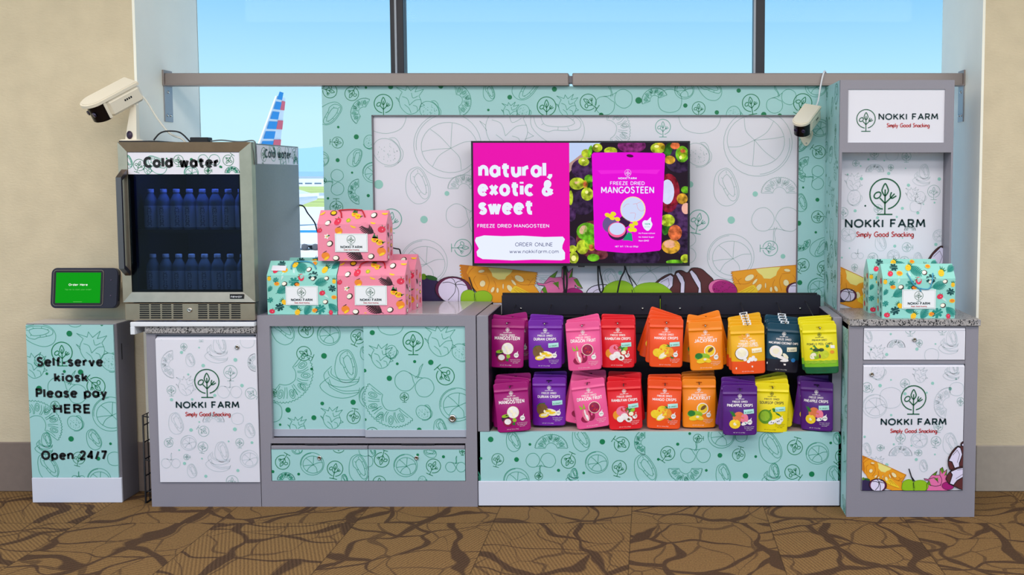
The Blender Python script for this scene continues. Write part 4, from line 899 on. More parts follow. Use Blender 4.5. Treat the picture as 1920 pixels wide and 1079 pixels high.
# ================================================================== display shelf (black, middle right)
SX0, SX1 = -.7845, .8635
SY = .41
s = thing('display_shelf', 'long low merchandiser with black slatted back and mint fascia holding hung pouches', 'shelf', ((SX0 + SX1) / 2, .2, 0))
sp = .052
fz0, fz1 = Z_(902, 0), Z_(810.5, 0)
mb = MB(); mb.box(SX0, SX0 + sp, 0, SY, fz1 - .0, CZ, M_grey, .003); mb.box(SX0, SX0 + .01, .0, SY, 0, fz1, M_grey); mb.box(SX0 + sp, SX0 + sp + .001, .004, SY, fz1, CZ - .004, M_blacks); mb.build('side_panel', s)
mb = MB(); mb.box(SX1 - .042, SX1, 0, SY, fz1, CZ - .008, M_grey, .003); mb.box(SX1 - .01, SX1, .0, SY, 0, fz1, M_grey); mb.box(SX1 - .043, SX1 - .042, .004, SY, fz1, CZ - .012, M_blacks); mb.build('side_panel', s)
fi = [('logo', 142, 165, 30, -15), ('logo', 495, 175, 36, 155), ('logo', 762, 90, 38, 235), ('logo', 750, 205, 36, -15), ('logo', 992, 135, 36, -35), ('logo', 1142, 60, 22, 90), ('logo', 1347, 143, 32, 165), ('logo', 1628, 105, 38, 165), ('logo', 1615, 228, 38, 55), ('logo', 1868, 150, 38, -40), ('logo', 347, 248, 20), ('coco', 220, 75, 52, 5), ('coco', 558, 65, 62, 10), ('coco', 880, 215, 80, 10), ('coco', 1505, 105, 82, 10), ('coco', 1270, 240, 55), ('coco', 1825, 255, 60), ('mango', 637, 180, 58), ('mango', 235, 270, 65), ('mango', 1260, 45, 68), ('mango', 1740, 135, 58), ('pair', 358, 170, 76, 180), ('pair', 1130, 145, 76), ('jack', 410, 85, 82), ('jack', 1080, 235, 85, 180), ('jack', 860, 80, 62, 90), ('stack', 515, 250, 42), ('stack', 1510, 245, 62), ('dot', 107, 65, 14), ('dot', 303, 90, 7), ('dot', 58, 160, 7), ('dot', 236, 166, 12), ('dot', 665, 77, 14), ('dot', 446, 220, 8), ('dot', 572, 233, 7), ('dot', 945, 165, 7), ('dot', 1042, 89, 8), ('dot', 1253, 145, 12), ('dot', 1185, 220, 7), ('dot', 1432, 151, 7), ('dot', 1381, 247, 14), ('dot', 1712, 239, 14), ('dot', 1807, 83, 7), ('dot', 1102, 36, 7), ('circle', 1360, 50, 30), ('coco', 30, 250, 40), ('coco', 1840, 60, 30)]
mb = MB(); mb.box(SX0, SX1, 0, .018, fz0, fz1, M_mint); pattern(mb, 0, fi, 880, 800, 2.667, (SX0, SX1, fz0, fz1)); mb.build('fascia', s)
mb = MB(); mb.box(SX0, SX1 - .004, -.006, .018, .006, fz0 - .001, M_kick, .002); mb.box(SX0, SX1, .0, .02, 0, .006, M_black); mb.build('kick_board', s)
mb = MB(); mb.box(SX0 + .01, SX1 - .01, .018, SY, fz1 - .02, fz1 - .002, mat('driftwood_laminate', (176, 154, 152), .5, noise=.08, nscale=8), .001); mb.build('bottom_tray', s)
hx0, hx1, hz0, hz1 = rect(942, 553, 1537, 590, SY)
xg = X_(1238, 570, SY)
mb = MB(); mb.box(SX0 + .01, SX1 - .01, SY, SY + .012, fz1 - .02, Z_(592, SY), M_blacks)
for i in range(7): zz = fz1 + .05 + i * .085; mb.box(SX0 + .06, SX1 - .05, SY - .004, SY, zz, zz + .03, M_black)
mb.build('back_board', s)
for a, b in ((hx0, xg - .0018), (xg + .0018, hx1)): mb = MB(); mb.box(a, b, SY - .025, SY + .03, hz0, hz1, M_blacks, .003); mb.build('header_beam', s)
mb = MB(); mb.box(hx0 - .02, hx1 + .02, SY - .02, SY, hz0 - .012, hz0, M_black); 
for i in range(9):
    x = SX0 + .13 + i * .172; mb.box(x, x + .022, SY - .03, SY - .02, hz0 - .03, hz0 - .004, M_black)
mb.build('slotted_rail', s)
for a, x in ((SX0 + sp, SX0 + sp + .012), (SX1 - .078, SX1 - .066)):
    mb = MB(); mb.box(a, a + .035, SY - .02, SY, fz1, hz0, M_blacks)
    for i in range(12): mb.box(x, x + .006, SY - .0212, SY - .02, fz1 + .03 + i * .04, fz1 + .05 + i * .04, M_ink)
    mb.build('slotted_upright', s)
for px in (977, 1205, 1275, 1500):
    mb = MB(); mb.lathe([(.006, 0), (.006, -.004), (.002, -.006)], M_chrome, (X_(px, 579, SY - .02), SY - .026, Z_(578.5, SY - .02)), 10, 'y'); mb.build('bolt', s)

# ================================================================== tall display tower and its drawer cabinet (right)
TX0, TX1, TY0 = .866, 1.3875, .14
RY = -.143
RX0, RX1, RZ = .8665, 1.4325, Z_(611, RY)
r_ = thing('drawer_cabinet', 'grey cabinet with white drawer and white fruit-printed logo door, far right', 'cabinet', ((RX0 + RX1) / 2, .1, 0))
a, b, z0, z1 = rect(1616.5, 615, 1808, 921, RY)
mb = MB(); mb.frame_y(RX0, RX1, 0, RZ, a, b, z0, z1, RY, RY + .02, M_grey, .003)
mb.box(a, b, RY + .003, RY + .02, Z_(683, RY), Z_(676, RY), M_grey); mb.box(a, b, RY + .03, RY + .04, z0, z1, M_shadowgap)
mb.box(RX0, RX0 + .018, RY + .0205, .52, 0, RZ, M_mint); mb.box(RX1 - .018, RX1, RY + .0205, .52, 0, RZ, M_grey)
scatter(mb, mx(RX0), (RY + .02, .5, 0, RZ), 26, 'mint', 4, .055)
mb.box(RX0, RX1, RY + .021, .52, RZ - .02, RZ, M_grey); mb.build('carcass', r_)
dra = [('stack', 655, 10, 75), ('dot', 477, 45, 9), ('dot', 307, 75, 9), ('dot', 219, 47, 6), ('dot', 581, 16, 5), ('dragon', 250, 75, 50), ('logo', 490, 10, 18), ('logo', 440, -68, 30), ('jack', 360, 20, 50), ('coco', 200, -30, 40), ('logo', 620, -70, 26), ('circle', 560, 80, 40), ('dot', 330, -40, 6)]
mb = MB(); yd = RY - .001; zz = Z_(621, RY); mb.box(a + .003, b - .003, yd, RY + .018, Z_(675, RY), zz, M_white); pattern(mb, yd, dra, 1560, 640, 2.997, (a + .003, b - .003, Z_(675, RY), zz), 'pale'); dr = mb.build('drawer', r_)
mb = MB(); mb.box(a + .003, b - .003, yd - .001, RY + .018, zz, Z_(615.5, RY), M_white, .002); mb.build('pull_lip', dr); lock(X_(1714, 637, RY), Z_(637, RY), yd, .0105, dr)
doi = [('dhalf', 258, 170, 45), ('logo', 410, 238, 26), ('mango', 240, 365, 70), ('circle', 330, 320, 62), ('logo', 197, 260, 28, 60), ('logo', 385, 543, 27), ('logo', 584, 563, 28, -10), ('logo', 270, 600, 18, 90), ('logo', 488, 628, 18, -90), ('logo', 722, 337, 20), ('logo', 597, 480, 26), ('coco', 665, 575, 62), ('coco', 515, 700, 35), ('coco', 195, 610, 40), ('mango', 490, 555, 48), ('jack', 625, 345, 90, 80), ('jack', 385, 625, 65), ('stack', 670, 170, 62), ('dragon', 495, 195, 42), ('circle', 700, 270, 40), ('dot', 270, 250, 10), ('dot', 565, 237, 9), ('dot', 664, 268, 10), ('dot', 331, 218, 5), ('dot', 532, 290, 6), ('dot', 410, 296, 9), ('dot', 332, 416, 7), ('dot', 183, 538, 7), ('dot', 307, 696, 10), ('dot', 473, 666, 9), ('dot', 347, 580, 6), ('dot', 446, 588, 5), ('dot', 578, 637, 5), ('dot', 697, 213, 5), ('dragon', 255, 690, 40)]
z1d = Z_(688, RY); R = (a + .003, b - .003, z0 + .003, z1d)
mb = MB(); mb.box(R[0], R[1], yd, RY + .018, R[2], z1d, M_white); pattern(mb, yd, doi, 1560, 640, 2.997, R, 'pale')
mp7 = my(yd); Z7 = lambda x, y: (1560 + x / 2.997, 640 + y / 2.997)
x, z = P(*Z7(458, 319), yd); biglogo(mb, mp7, x, z, 70 / 2.997 * MPP(yd)); x, z = P(*Z7(458, 470), yd); wordmark(mb, mp7, x, z, 368 / 2.997 * MPP(yd), 33 / 2.997 * MPP(yd), .0062); x, z = P(*Z7(458, 515), yd); tagline(mb, mp7, x, z, 265 / 2.997 * MPP(yd), 22 / 2.997 * MPP(yd), .0032)
def A7(cx, cy, x, y, kk, rot=0, mir=False): return AFF(cx, cy, *Z7(x, y), kk, yd, rot, mir)
f_jack(mb, mp7, A7(760, 170, 288, 718, .132, -18), R, 3)
f_mango(mb, mp7, A7(338, 305, 256, 808, .1), R, 9); f_green(mb, mp7, A7(540, 350, 462, 800, .175), R, 9); f_dragon(mb, mp7, A7(1300, 250, 600, 775, .132), R, 8)
f_cocos(mb, mp7, A7(300, 270, 690, 650, .16, 20), R, 13); f_cocos(mb, mp7, A7(300, 270, 705, 740, .16, -20), R, 16)
dr = mb.build('door', r_)
mb = MB(); mb.add([(R[0], yd, z1d), (R[1], yd, z1d), (R[1], RY + .014, Z_(683.5, RY)), (R[0], RY + .014, Z_(683.5, RY))], [(0, 1, 2, 3)], M_white); mb.build('pull_lip', dr); lock(X_(1634, 702, RY), Z_(702, RY), yd, .0105, dr)
gz = Z_(599.5, RY - .01)
mb = MB(); mb.box(RX0 - .0, RX1 + .006, RY - .012, .525, RZ, gz, M_granite, .002); tag(mb.build('granite_worktop'), 'speckled granite top of the right-hand cabinet carrying the mint gift boxes', 'worktop')

t = thing('display_tower', 'tall grey framed tower with white logo sign and open printed niche', 'display', ((TX0 + TX1) / 2, .3, gz))
tz1 = Z_(150, TY0)
sg = rect(1590, 167.5, 1771.5, 267.5, TY0); op = rect(1579.5, 286, 1781, 600, TY0)
op = (X_(1577, 430, TY0), X_(1780.5, 430, TY0), gz, op[3])
mb = MB(); mb.frame_y(TX0, TX1, op[3], tz1, *sg, TY0, TY0 + .02, M_rail if False else M_grey, .003)
mb.box(TX0, op[0], TY0, TY0 + .02, gz, op[3], M_grey); mb.box(TX0 + .0125, op[0], TY0 + .02, .245, gz, op[3], M_grey); mb.box(op[1], TX1, TY0, .245, gz, op[3], M_grey)
mb.box(op[0] - .001, op[1], TY0 + .02, .245, op[3], op[3] + .015, M_grey)
mb.box(TX0 + .0125, TX1, TY0 + .02, .50, tz1 - .015, tz1, M_grey); mb.box(TX1 - .015, TX1, .245, .52, gz, tz1, M_grey); mb.box(TX0 + .02, TX1 - .02, .40, .415, gz, tz1 - .02, M_greyd)
mb.box(TX1 - .015, TX1, TY0 + .02, .245, op[3], tz1, M_grey)
mb.build('frame', t)
mb = MB(); mb.box(TX0, TX0 + .012, TY0 + .0205, .52, gz, tz1, M_mint); scatter(mb, mx(TX0), (TY0 + .03, .52, gz, tz1), 34, 'mint', 9, .06); mb.build('side_cladding', t)
mb = MB(); ys = TY0 + .006; mb.box(*sg[:2], ys, ys + .012, *sg[2:], M_white)
x, z = P(1623.7, 223, ys); biglogo(mb, my(ys), x, z, 17.2 * MPP(ys)); x, z = P(1703, 224, ys); wordmark(mb, my(ys), x, z, 109 * MPP(ys), 10 * MPP(ys), .0055); x, z = P(1702.5, 238.5, ys); tagline(mb, my(ys), x, z, 79 * MPP(ys), 6.8 * MPP(ys), .003)
mb.build('sign_panel', t)
yn = .246
mb = MB(); mb.box(op[0] - .01, op[1] + .01, yn, yn + .012, gz, op[3] + .01, M_white); R = (op[0] - .01, op[1] + .01, gz, op[3] + .01)
n1 = [('logo', 797, 670, 33), ('logo', 1037, 692, 34), ('logo', 655, 745, 22, 90), ('logo', 920, 775, 20), ('logo', 1242, 955, 46), ('dhalf', 645, 1000, 58), ('stack', 1150, 840, 88), ('dragon', 640, 890, 66), ('circle', 930, 680, 46), ('dot', 752, 716, 8), ('dot', 871, 725, 6), ('dot', 904, 821, 12), ('dot', 700, 861, 12), ('dot', 1052, 909, 12), ('dot', 1283, 863, 13), ('dot', 597, 828, 7), ('dot', 694, 765, 6), ('dot', 1030, 783, 5), ('dot', 1165, 1052, 5), ('dot', 1247, 1040, 7), ('dot', 728, 1063, 7), ('jack', 800, 790, 66), ('dhalf', 1140, 1000, 45), ('dragon', 1080, 980, 50)]
n2 = [('logo', 617, 323, 33, 90), ('logo', 372, 400, 36, -30), ('logo', 240, 467, 22), ('logo', 158, 72, 35), ('logo', 600, 425, 35), ('logo', 410, 45, 30), ('mango', 520, 385, 45), ('mango', 850, 240, 45), ('mango', 195, 230, 56), ('dot', 244, 60, 11), ('dot', 585, 42, 11), ('dot', 406, 110, 11), ('dot', 545, 104, 8), ('dot', 697, 75, 11), ('dot', 530, 315, 11), ('dot', 827, 303, 12), ('dot', 148, 398, 7), ('dot', 203, 330, 5), ('dot', 318, 25, 6), ('dot', 587, 257, 5), ('coco', 430, 290, 60), ('coco', 700, 410, 50), ('pair', 260, 385, 45), ('jack', 640, 190, 40), ('circle', 680, 30, 40)]
pattern(mb, yn, n1, 1440, 120, 3.996, R, 'pale'); pattern(mb, yn, n2, 1540, 380, 3.853, R, 'pale')
x, z = P(1659.5, 364, yn); biglogo(mb, my(yn), x, z, 28.5 * MPP(yn)); x, z = P(1659.5, 426, yn); wordmark(mb, my(yn), x, z, 148 * MPP(yn), 13.5 * MPP(yn), .0078); x, z = P(1659, 444, yn); tagline(mb, my(yn), x, z, 107 * MPP(yn), 9 * MPP(yn), .004)
def A6(cx, cy, x_, y_, kk, rot=0): return AFF(cx, cy, 1540 + x_ / 3.853, 380 + y_ / 3.853, kk, yn, rot)
f_jack(mb, my(yn), A6(760, 170, 235, 560, .2, -20), R, 3); f_mango(mb, my(yn), A6(338, 305, 190, 668, .1), R, 9, True); f_cocos(mb, my(yn), A6(300, 270, 830, 410, .2, 15), R, 6)
mb.build('niche_panel', t)

# ================================================================== beverage fridge
YD = -.022
FX0, FX1 = (X_(217, 270, YD) + X_(234, 566, YD)) / 2, X_(471.5, 300, YD)
FZ0, FZ1 = wz1 + .008, Z_(266.5, YD)
gzt, dz_ = Z_(568, YD), Z_(567, YD)
f = thing('beverage_fridge', 'stainless framed glass-door drinks fridge with cold water signs and blue light', 'fridge', ((FX0 + FX1) / 2, .28, FZ0))
M_fblk = mat('fridge_black_shell', (98, 106, 110), .32, noise=.05, nscale=80)  # black shell, colour lightened to stand for the reflection on its side
M_fint = mat('fridge_dark_liner', (22, 24, 40), .5)
yb0, yb1 = YD + .050, .60
mb = MB()
mb.box(FX0 + .012, FX0 + .03, yb0, yb1, gzt, FZ1 - .004, M_fblk); mb.box(FX1 - .02, FX1 - .002, yb0, yb1, FZ0, FZ1 - .004, M_fblk)
mb.box(FX0 + .03, FX1 - .02, yb0, yb1, FZ1 - .022, FZ1 - .004, M_fblk); mb.box(FX0 + .03, FX1 - .02, yb0, yb1, gzt, gzt + .02, M_fint); mb.box(FX0 + .03, FX1 - .02, yb1 - .02, yb1, gzt, FZ1 - .02, M_fint)
mb.box(FX0 + .012, FX1 - .02, yb0 + .02, yb1, FZ0, gzt, M_fblk)
mb.box(FX0 + .03, FX0 + .032, yb0, yb1 - .02, gzt + .02, FZ1 - .022, M_fint); mb.box(FX1 - .022, FX1 - .02, yb0, yb1 - .02, gzt + .02, FZ1 - .022, M_fint)
mb.build('cabinet_shell', f)
gx0, gx1 = (X_(235, 286, YD) + X_(247, 548, YD)) / 2, (X_(446, 286, YD) + X_(455.5, 548, YD)) / 2
gz0_, gz1_ = Z_(548.5, YD), Z_(285, YD)
door_z0 = dz_
dp = MB()
def miter(p, q, m, y=YD, b=.008):
    """picture-frame bar: outer edge p, inner edge q, sloping back to the glass"""
    (ax, az), (bx, bz) = p; (cx, cz), (dx, dz) = q
    v = [(ax, y, az), (bx, y, bz), (dx, y + b, dz), (cx, y + b, cz), (ax, yb0 - .006, az), (bx, yb0 - .006, bz), (dx, yb0 - .006, dz), (cx, yb0 - .006, cz)]
    dp.add(v, [(0, 1, 2, 3), (0, 4, 5, 1), (4, 7, 6, 5), (3, 2, 6, 7), (0, 3, 7, 4), (1, 5, 6, 2)], m)
o_ = [(FX0, door_z0), (FX1, door_z0), (FX1, FZ1), (FX0, FZ1)]; i_ = [(gx0, gz0_), (gx1, gz0_), (gx1, gz1_), (gx0, gz1_)]
for k in range(4): miter((o_[k], o_[(k + 1) % 4]), (i_[k], i_[(k + 1) % 4]), M_steel)
door = dp.build('door_frame', f)
M_dglass = glass_mat('dark_door_glass', (.42, .47, .56), .03, .35)
mb = MB(); mb.box(gx0 - .004, gx1 + .004, YD + .012, YD + .016, gz0_ - .004, gz1_ + .004, M_dglass); mb.build('door_glass', door)
mb = MB()
for a, b, c, d in ((gx0, gx0 + .022, gz0_, gz1_), (gx1 - .010, gx1, gz0_, gz1_), (gx0, gx1, gz0_, gz0_ + .010)): mb.box(a, b, YD + .0165, YD + .03, c, d, M_black)
mb.build('glass_border', door)
yst = YD + .0115
mb = MB(); sz0 = Z_(327, YD); mb.box(gx0 + .001, gx1 - .001, yst, YD + .0119, sz0, gz1_ - .002, M_white)
R = (gx0 + .001, gx1 - .001, sz0, gz1_ - .002)
st = [('logo', 782, 628, 32, -20), ('logo', 1003, 600, 27), ('logo', 1283, 602, 30, 145), ('logo', 1167, 660, 18, 90), ('coco', 880, 625, 62, 45), ('jack', 1305, 660, 40), ('pair', 1175, 600, 62, 180), ('mango', 1075, 672, 40), ('dot', 1076, 598, 9), ('dot', 937, 592, 5), ('coco', 720, 610, 36), ('dot', 1244, 640, 6), ('dragon', 830, 655, 26)]
pattern(mb, yst, st, 0, 100, 2.997, R, 'mint')
x, z = P(340.5, 315, yst); text(mb, my(yst), 'Cold water', x, z, 142 * MPP(yst), M_ink, 3, .043, cap=21 * MPP(yst)); x, z = P(413.5, 314.5, yst); fill(mb, my(yst), tf(ell(0, 0, 1, 1, 0, 12), x, z + .004, .0055), M_green, 3)
mb.build('header_sticker', door)
hxc = X_(226, 420, YD - .05)
mb = MB(); za, zb2 = Z_(318, YD), Z_(517, YD)
prof = [(YD - .002, za), (YD - .055, za - .035), (YD - .055, zb2 + .035), (YD - .002, zb2), (YD - .002, zb2 + .022), (YD - .043, zb2 + .048), (YD - .043, za - .048), (YD - .002, za - .022)]
mb.prism([(p[0], p[1]) for p in prof], hxc - .012, hxc + .012, mat('dark_handle_steel', (112, 106, 108), .35, metal=.9), lambda u, v, h: (h, u, v)); mb.build('handle', door)
mb = MB(); a, b = X_(431, 557, YD), X_(456.5, 557, YD); yy = YD - .0004; mb.box(a, b, yy - .001, YD + .004, Z_(560.5, YD), Z_(552, YD), M_ink); text(mb, my(yy - .001), 'newair', (a + b) / 2, Z_(558.6, YD), (b - a) * .84, M_wplastic, 1, .02); mb.build('badge', door)
yg = YD + .004
ga, gb = (X_(234, 570, yg)), X_(478, 585, yg)
mb = MB(); mb.box(ga, gb, yg, yg + .03, FZ0, gzt - .003, M_steel, .002)
G3 = lambda x, y: P(200 + x / 3.482, 310 + y / 3.482, yg)
for cx0, cx1 in ((215, 277), (288, 350), (361, 422), (435, 495), (597, 657), (668, 728), (740, 800), (813, 873)):
    for j in range(7):
        x0, z = G3(cx0, 912 + 14.2 * j); x1, _ = G3(cx1, 912); r = .0031
        fill(mb, my(yg), ell(x0 + r, z, r, r, 0, 8, 90, 270) + ell(x1 - r, z, r, r, 0, 8, -90, 90), M_ink, 1)
gr = mb.build('base_grille', f); x, z = G3(543, 947); lock(x, z, yg, .0105, gr)
mb = MB()
for x in (FX0 + .05, FX1 - .05):
    for y in (.06, .54): mb.lathe([(.018, 0), (.018, .008)], M_black, (x, y, wz1), 12)
mb.build('foot', f) if False else None
for x in (FX0 + .05, FX1 - .05):
    for y in (.06, .54):
        mb = MB(); mb.lathe([(.018, 0), (.018, .009)], M_black, (x, y, wz1), 12); mb.build('foot', f)
# side sticker
mb = MB(); xs_ = FX1 - .002
ya, yb_ = yb0 + .012, yb1 - .012; z0, z1 = Z_(307, YD + .03), FZ1 - .01
mb.box(xs_, xs_ + .0006, ya, yb_, z0, z1, M_white); mps = mx(xs_ + .0006, 1)
text(mb, mps, 'Cold water.', (ya + yb_) / 2 + .01, z0 + (z1 - z0) * .33, .37, M_teal, 3, .03, cap=.042)
for kd, u, v, r, ro in (('logo', .09, .5, .032, -15), ('logo', .50, .6, .030, 145), ('coco', .2, .7, .05, 40), ('logo', .29, .66, .025, 0), ('pair', .42, .75, .05, 180), ('mango', .34, .1, .04, 0), ('dot', .22, .85, .008, 0), ('jack', .52, .2, .04, 0)):
    draw(mb, mps, kd, ya + u, z0 + v * (z1 - z0), r, ro, (ya, yb_, z0, z1), 'mint')
mb.build('side_sticker', f)
# shelves and led strip
shz = [gzt + .026, Z_(430, .11)]
for z in shz:
    mb = MB()
    if z != shz[0]: mb.box(FX0 + .033, FX1 - .023, .065, .075, z - .014, z, mat('shelf_trim', (40, 44, 60), .4)); 
    for i in range(22): x = FX0 + .045 + i * (FX1 - FX0 - .08) / 21; mb.tube([(x, .07, z - .004), (x, yb1 - .03, z - .004)], .0022, M_chrome, 6)
    mb.build('wire_shelf', f)
M_led = screen_mat('blue_led', (70, 90, 255), 6)
for zz in (FZ1 - .026,):
    mb = MB(); mb.box(FX0 + .12, FX1 - .12, .11, .118, zz - .004, zz, M_led); mb.build('led_strip', f)
l = area_lamp('fridge_led_light', ((FX0 + FX1) / 2 + .02, .085, FZ1 - .035), .34, .02, 3.4, (.16, .26, 1), (radians(25), 0, 0))
l2 = area_lamp('fridge_led_light', ((FX0 + FX1) / 2 + .02, .085, shz[1] - .02), .34, .02, .7, (.30, .50, 1), (radians(20), 0, 0))

# ------------------------------------------------ bottled water, one row to each shelf
M_bot = mat('clear_bottle_plastic', (150, 178, 200), .12, trans=.55, ior=1.2); M_cap = mat('bottle_cap', (176, 190, 206), .3)
M_blab = mat('bottle_label', (176, 196, 214), .4); M_bink = mat('bottle_ink', (26, 40, 78), .5)
br = .0285
bt = thing('water_bottle', '', 'bottle', (0, 0, 0), 'water bottles in the fridge')
mb = MB(); mb.lathe([(.001, .0), (br * .9, .0), (br, .006), (br, .112), (br * .97, .118), (br, .124), (br * .9, .138), (.016, .158), (.0125, .164), (.0125, .17)], M_bot, n=20); mb.build('bottle_body', bt)
mb = MB(); mb.lathe([(.0145, .168), (.0145, .182), (.013, .184), (.001, .184)], M_cap, n=16); mb.build('cap', bt)
mb = MB(); mb.lathe([(br + .0005, .010), (br + .0005, .108)], M_blab, n=24)
mb.f = mb.f[:24]; mb.m = mb.m[:24]; mb.sm = mb.sm[:24]
text(mb, lambda u, v, l: ((br + .0012) * sin(u / br), -(br + .0012) * cos(u / br), v), 'ICELANDIC', .0, .058, .086, M_bink, 1, .0, rot=-90, cap=.017); mb.build('label_band', bt)
first = True
ORD = ['first', 'second', 'third', 'fourth', 'fifth', 'sixth', 'seventh', 'eighth', 'ninth', 'tenth']
for row, (z, xs0, y) in enumerate(((shz[1], 272, .105), (shz[0], 276, .100))):
    n = 8
    for i in range(n):
        o = bt if first else copy_tree(bt); first = False
        x = FX0 + .078 + i * .0592 + (.003 if row else 0)
        o.location = (x, y, z); o.rotation_euler.z = random.uniform(-.35, .35)
        o['label'] = 'clear labelled water bottle, %s from the left on the %s fridge shelf' % (ORD[i], 'lower' if row else 'upper')

# ================================================================== things on top of the fridge
mtop = FZ1 - .004
mat_b = MB(); mat_b.box(X_(228, 265, .06), X_(300, 265, .06), .035, .3, FZ1 + .0005, FZ1 + .008, M_black, .001); tag(mat_b.build('rubber_mat'), 'thin black mat on the fridge top under the white camera', 'mat')
M_cam = mat('camera_white', (236, 226, 208), .4); M_lens = mat('camera_black_window', (10, 9, 14), .12); M_lensg = mat('lens_glass', (46, 40, 66), .05)
def camera_head(root):
    """bullet body: flat visor with a round nose, dark window beneath; local front is -y"""
    def nose(w, y0, y1, d):   # plan outline, back straight, front half-ellipse
        return [(w, y0), (w, y1 + d)] + [(w * cos(radians(a)), y1 + d - d * sin(radians(a))) for a in range(10, 180, 10)] + [(-w, y1 + d), (-w, y0)]
    mp = lambda u, v, h: (u, v, h)
    mb = MB(); mb.prism(nose(.048, .10, -.125, .055), .030, .042, M_cam, mp); mb.prism(nose(.044, .096, -.118, .052), .042, .046, M_cam, mp); vis = mb.build('visor', root)
    mb = MB(); mb.box(-.048, .048, -.052, .10, -.042, .030, M_cam, .012); mb.box(-.046, .046, -.066, -.05, -.042, .030, M_cam, .004)
    for i in range(4): x = .0482; mb.box(x, x + .0006, .018 + i * .009, .024 + i * .009, -.004, .004, M_ink)
    mb.build('housing', root)
    mb = MB(); mb.prism(nose(.0445, -.06, -.108, .045), -.042, .030, M_lens, mp); w = mb.build('lens_window', root)
    for x in (-.02, .022):
        m2 = MB(); m2.lathe([(.010, 0), (.010, -.006), (.006, -.007), (.001, -.006)], M_lensg, (x, -.1025, -.006), 14, 'y'); m2.build('lens', w)
cy_ = .12
cb = P(247, 262, cy_)
c1 = thing('security_camera', 'white bullet security camera on a stand atop the fridge', 'camera', (0, 0, 0))
camera_head(c1)
hx, hz = P(214, 188, cy_ - .05)
# head pose: nose to the left, down and towards the viewer
Mh = Matrix.Translation((hx, cy_ - .05, hz)) @ Euler((radians(30), radians(-4), 0)).to_matrix().to_4x4()
Rz = Matrix.Rotation(radians(-42), 4, 'Z')
Mh = Matrix.Translation((hx, cy_ - .05, hz)) @ Rz @ Matrix.Rotation(radians(31), 4, 'X') @ Matrix.Rotation(radians(16), 4, 'Y') @ Matrix.Scale(1.12, 4)
c1.matrix_world = Mh
def world_part(mb, name, root):
    """part built in world coordinates under a rotated root"""
    o = mb.build(name); o.parent = root; o.matrix_parent_inverse = root.matrix_basis.inverted(); return o
zt = FZ1 + .008
mb = MB(); mb.lathe([(.052, 0), (.052, .004), (.044, .008), (.001, .008)], M_cam, (cb[0], cy_, zt), 24); world_part(mb, 'base_plate', c1)
px_, pz_ = P(252, 197, cy_)
mb = MB(); mb.add([(cb[0] - .022, cy_ - .016, zt + .007), (cb[0] + .030, cy_ - .016, zt + .007), (cb[0] + .030, cy_ + .016, zt + .007), (cb[0] - .022, cy_ + .016, zt + .007), (px_ - .011, cy_ - .012, pz_), (px_ + .013, cy_ - .012, pz_), (px_ + .013, cy_ + .012, pz_), (px_ - .011, cy_ + .012, pz_)], [(0, 1, 5, 4), (1, 2, 6, 5), (2, 3, 7, 6), (3, 0, 4, 7), (4, 5, 6, 7), (0, 3, 2, 1)], M_cam); world_part(mb, 'post', c1)
mb = MB(); q = Mh @ Vector((.0, .05, -.038)); mb.tube([(px_ + .004, cy_, pz_ - .004), (px_ - .012, cy_ - .004, pz_ + .004), q], [.014, .013, .010], M_cam, 10); world_part(mb, 'neck', c1)
mb = MB(); mb.lathe([(.013, 0), (.013, -.004), (.001, -.005)], mat('dark_knob', (52, 36, 62), .4), (cb[0] + .0, cy_ - .0165, zt + .028), 16, 'y'); mb.v = [(p[0], p[1], zt + .028 + (p[2] - zt - .028) * 1.4) for p in mb.v]; world_part(mb, 'adjustment_knob', c1)
# cables and adapter
def cable(name, pts, r, m, label, n=8):
    q = []
    P3 = [Vector(p) for p in pts]; N = len(P3)
    for i in range(N - 1):
        p0, p1, p2, p3 = P3[max(0, i - 1)], P3[i], P3[i + 1], P3[min(N - 1, i + 2)]
        for k in range(n):
            t = k / n; q.append(.5 * (2 * p1 + (p2 - p0) * t + (2 * p0 - 5 * p1 + 4 * p2 - p3) * t * t + (3 * p1 - p0 - 3 * p2 + p3) * t ** 3))
    q.append(P3[-1])
    mb = MB(); mb.tube(q, r, m, 8); return tag(mb.build(name), label, 'cable')
def P3_(px, py, Y): a = P(px, py, Y); return (a[0], Y, a[1])
M_cabw = mat('cable_white', (214, 210, 200), .5); M_cabg = mat('cable_grey', (96, 108, 116), .5)
cable('camera_cable', [tuple(Mh @ Vector((.02, .10, .012))), P3_(258, 170, .12), P3_(275, 190, .13), P3_(295, 222, .14), P3_(318, 250, .15), P3_(340, 260, .15), (X_(348, 264, .15), .15, FZ1 + .003)], .0045, M_cabw, 'pale cable looping from the camera down to the fridge top')
ax0, ax1 = X_(360, 260, .14), X_(394, 260, .14)
ad = thing('power_adapter', 'small black power adapter block lying on the fridge top', 'adapter', ((ax0 + ax1) / 2, .14, FZ1))
mb = MB(); mb.box(ax0, ax1, .115, .165, FZ1 - .003, FZ1 + .026, M_black, .003); mb.build('adapter_case', ad)
mb = MB(); mb.tube([(ax0 + .002, .14, FZ1 + .008), (ax0 - .012, .14, FZ1 + .009)], [.006, .004], M_black, 8); mb.build('strain_relief', ad)
cable('power_cable', [(ax0 - .012, .14, FZ1 + .009), P3_(338, 249, .13), P3_(316, 246, .12), P3_(300, 250, .10), (X_(288, 262, .09), .09, FZ1 + .012)], .0035, M_black, 'thin black cable arching from the adapter to the camera base')
cable('power_cable', [(ax1 + .001, .14, FZ1 + .009), P3_(415, 263, .15), P3_(440, 265.5, .14), (X_(456, 264, .05), .05, FZ1 + .004), (FX1 + .003, .01, FZ1 + .004), (FX1 + .006, .02, FZ1 - .05), (FX1 + .005, .024, FZ1 - .10)], .0032, M_cabg, 'dark cable running from the adapter over the fridge corner')
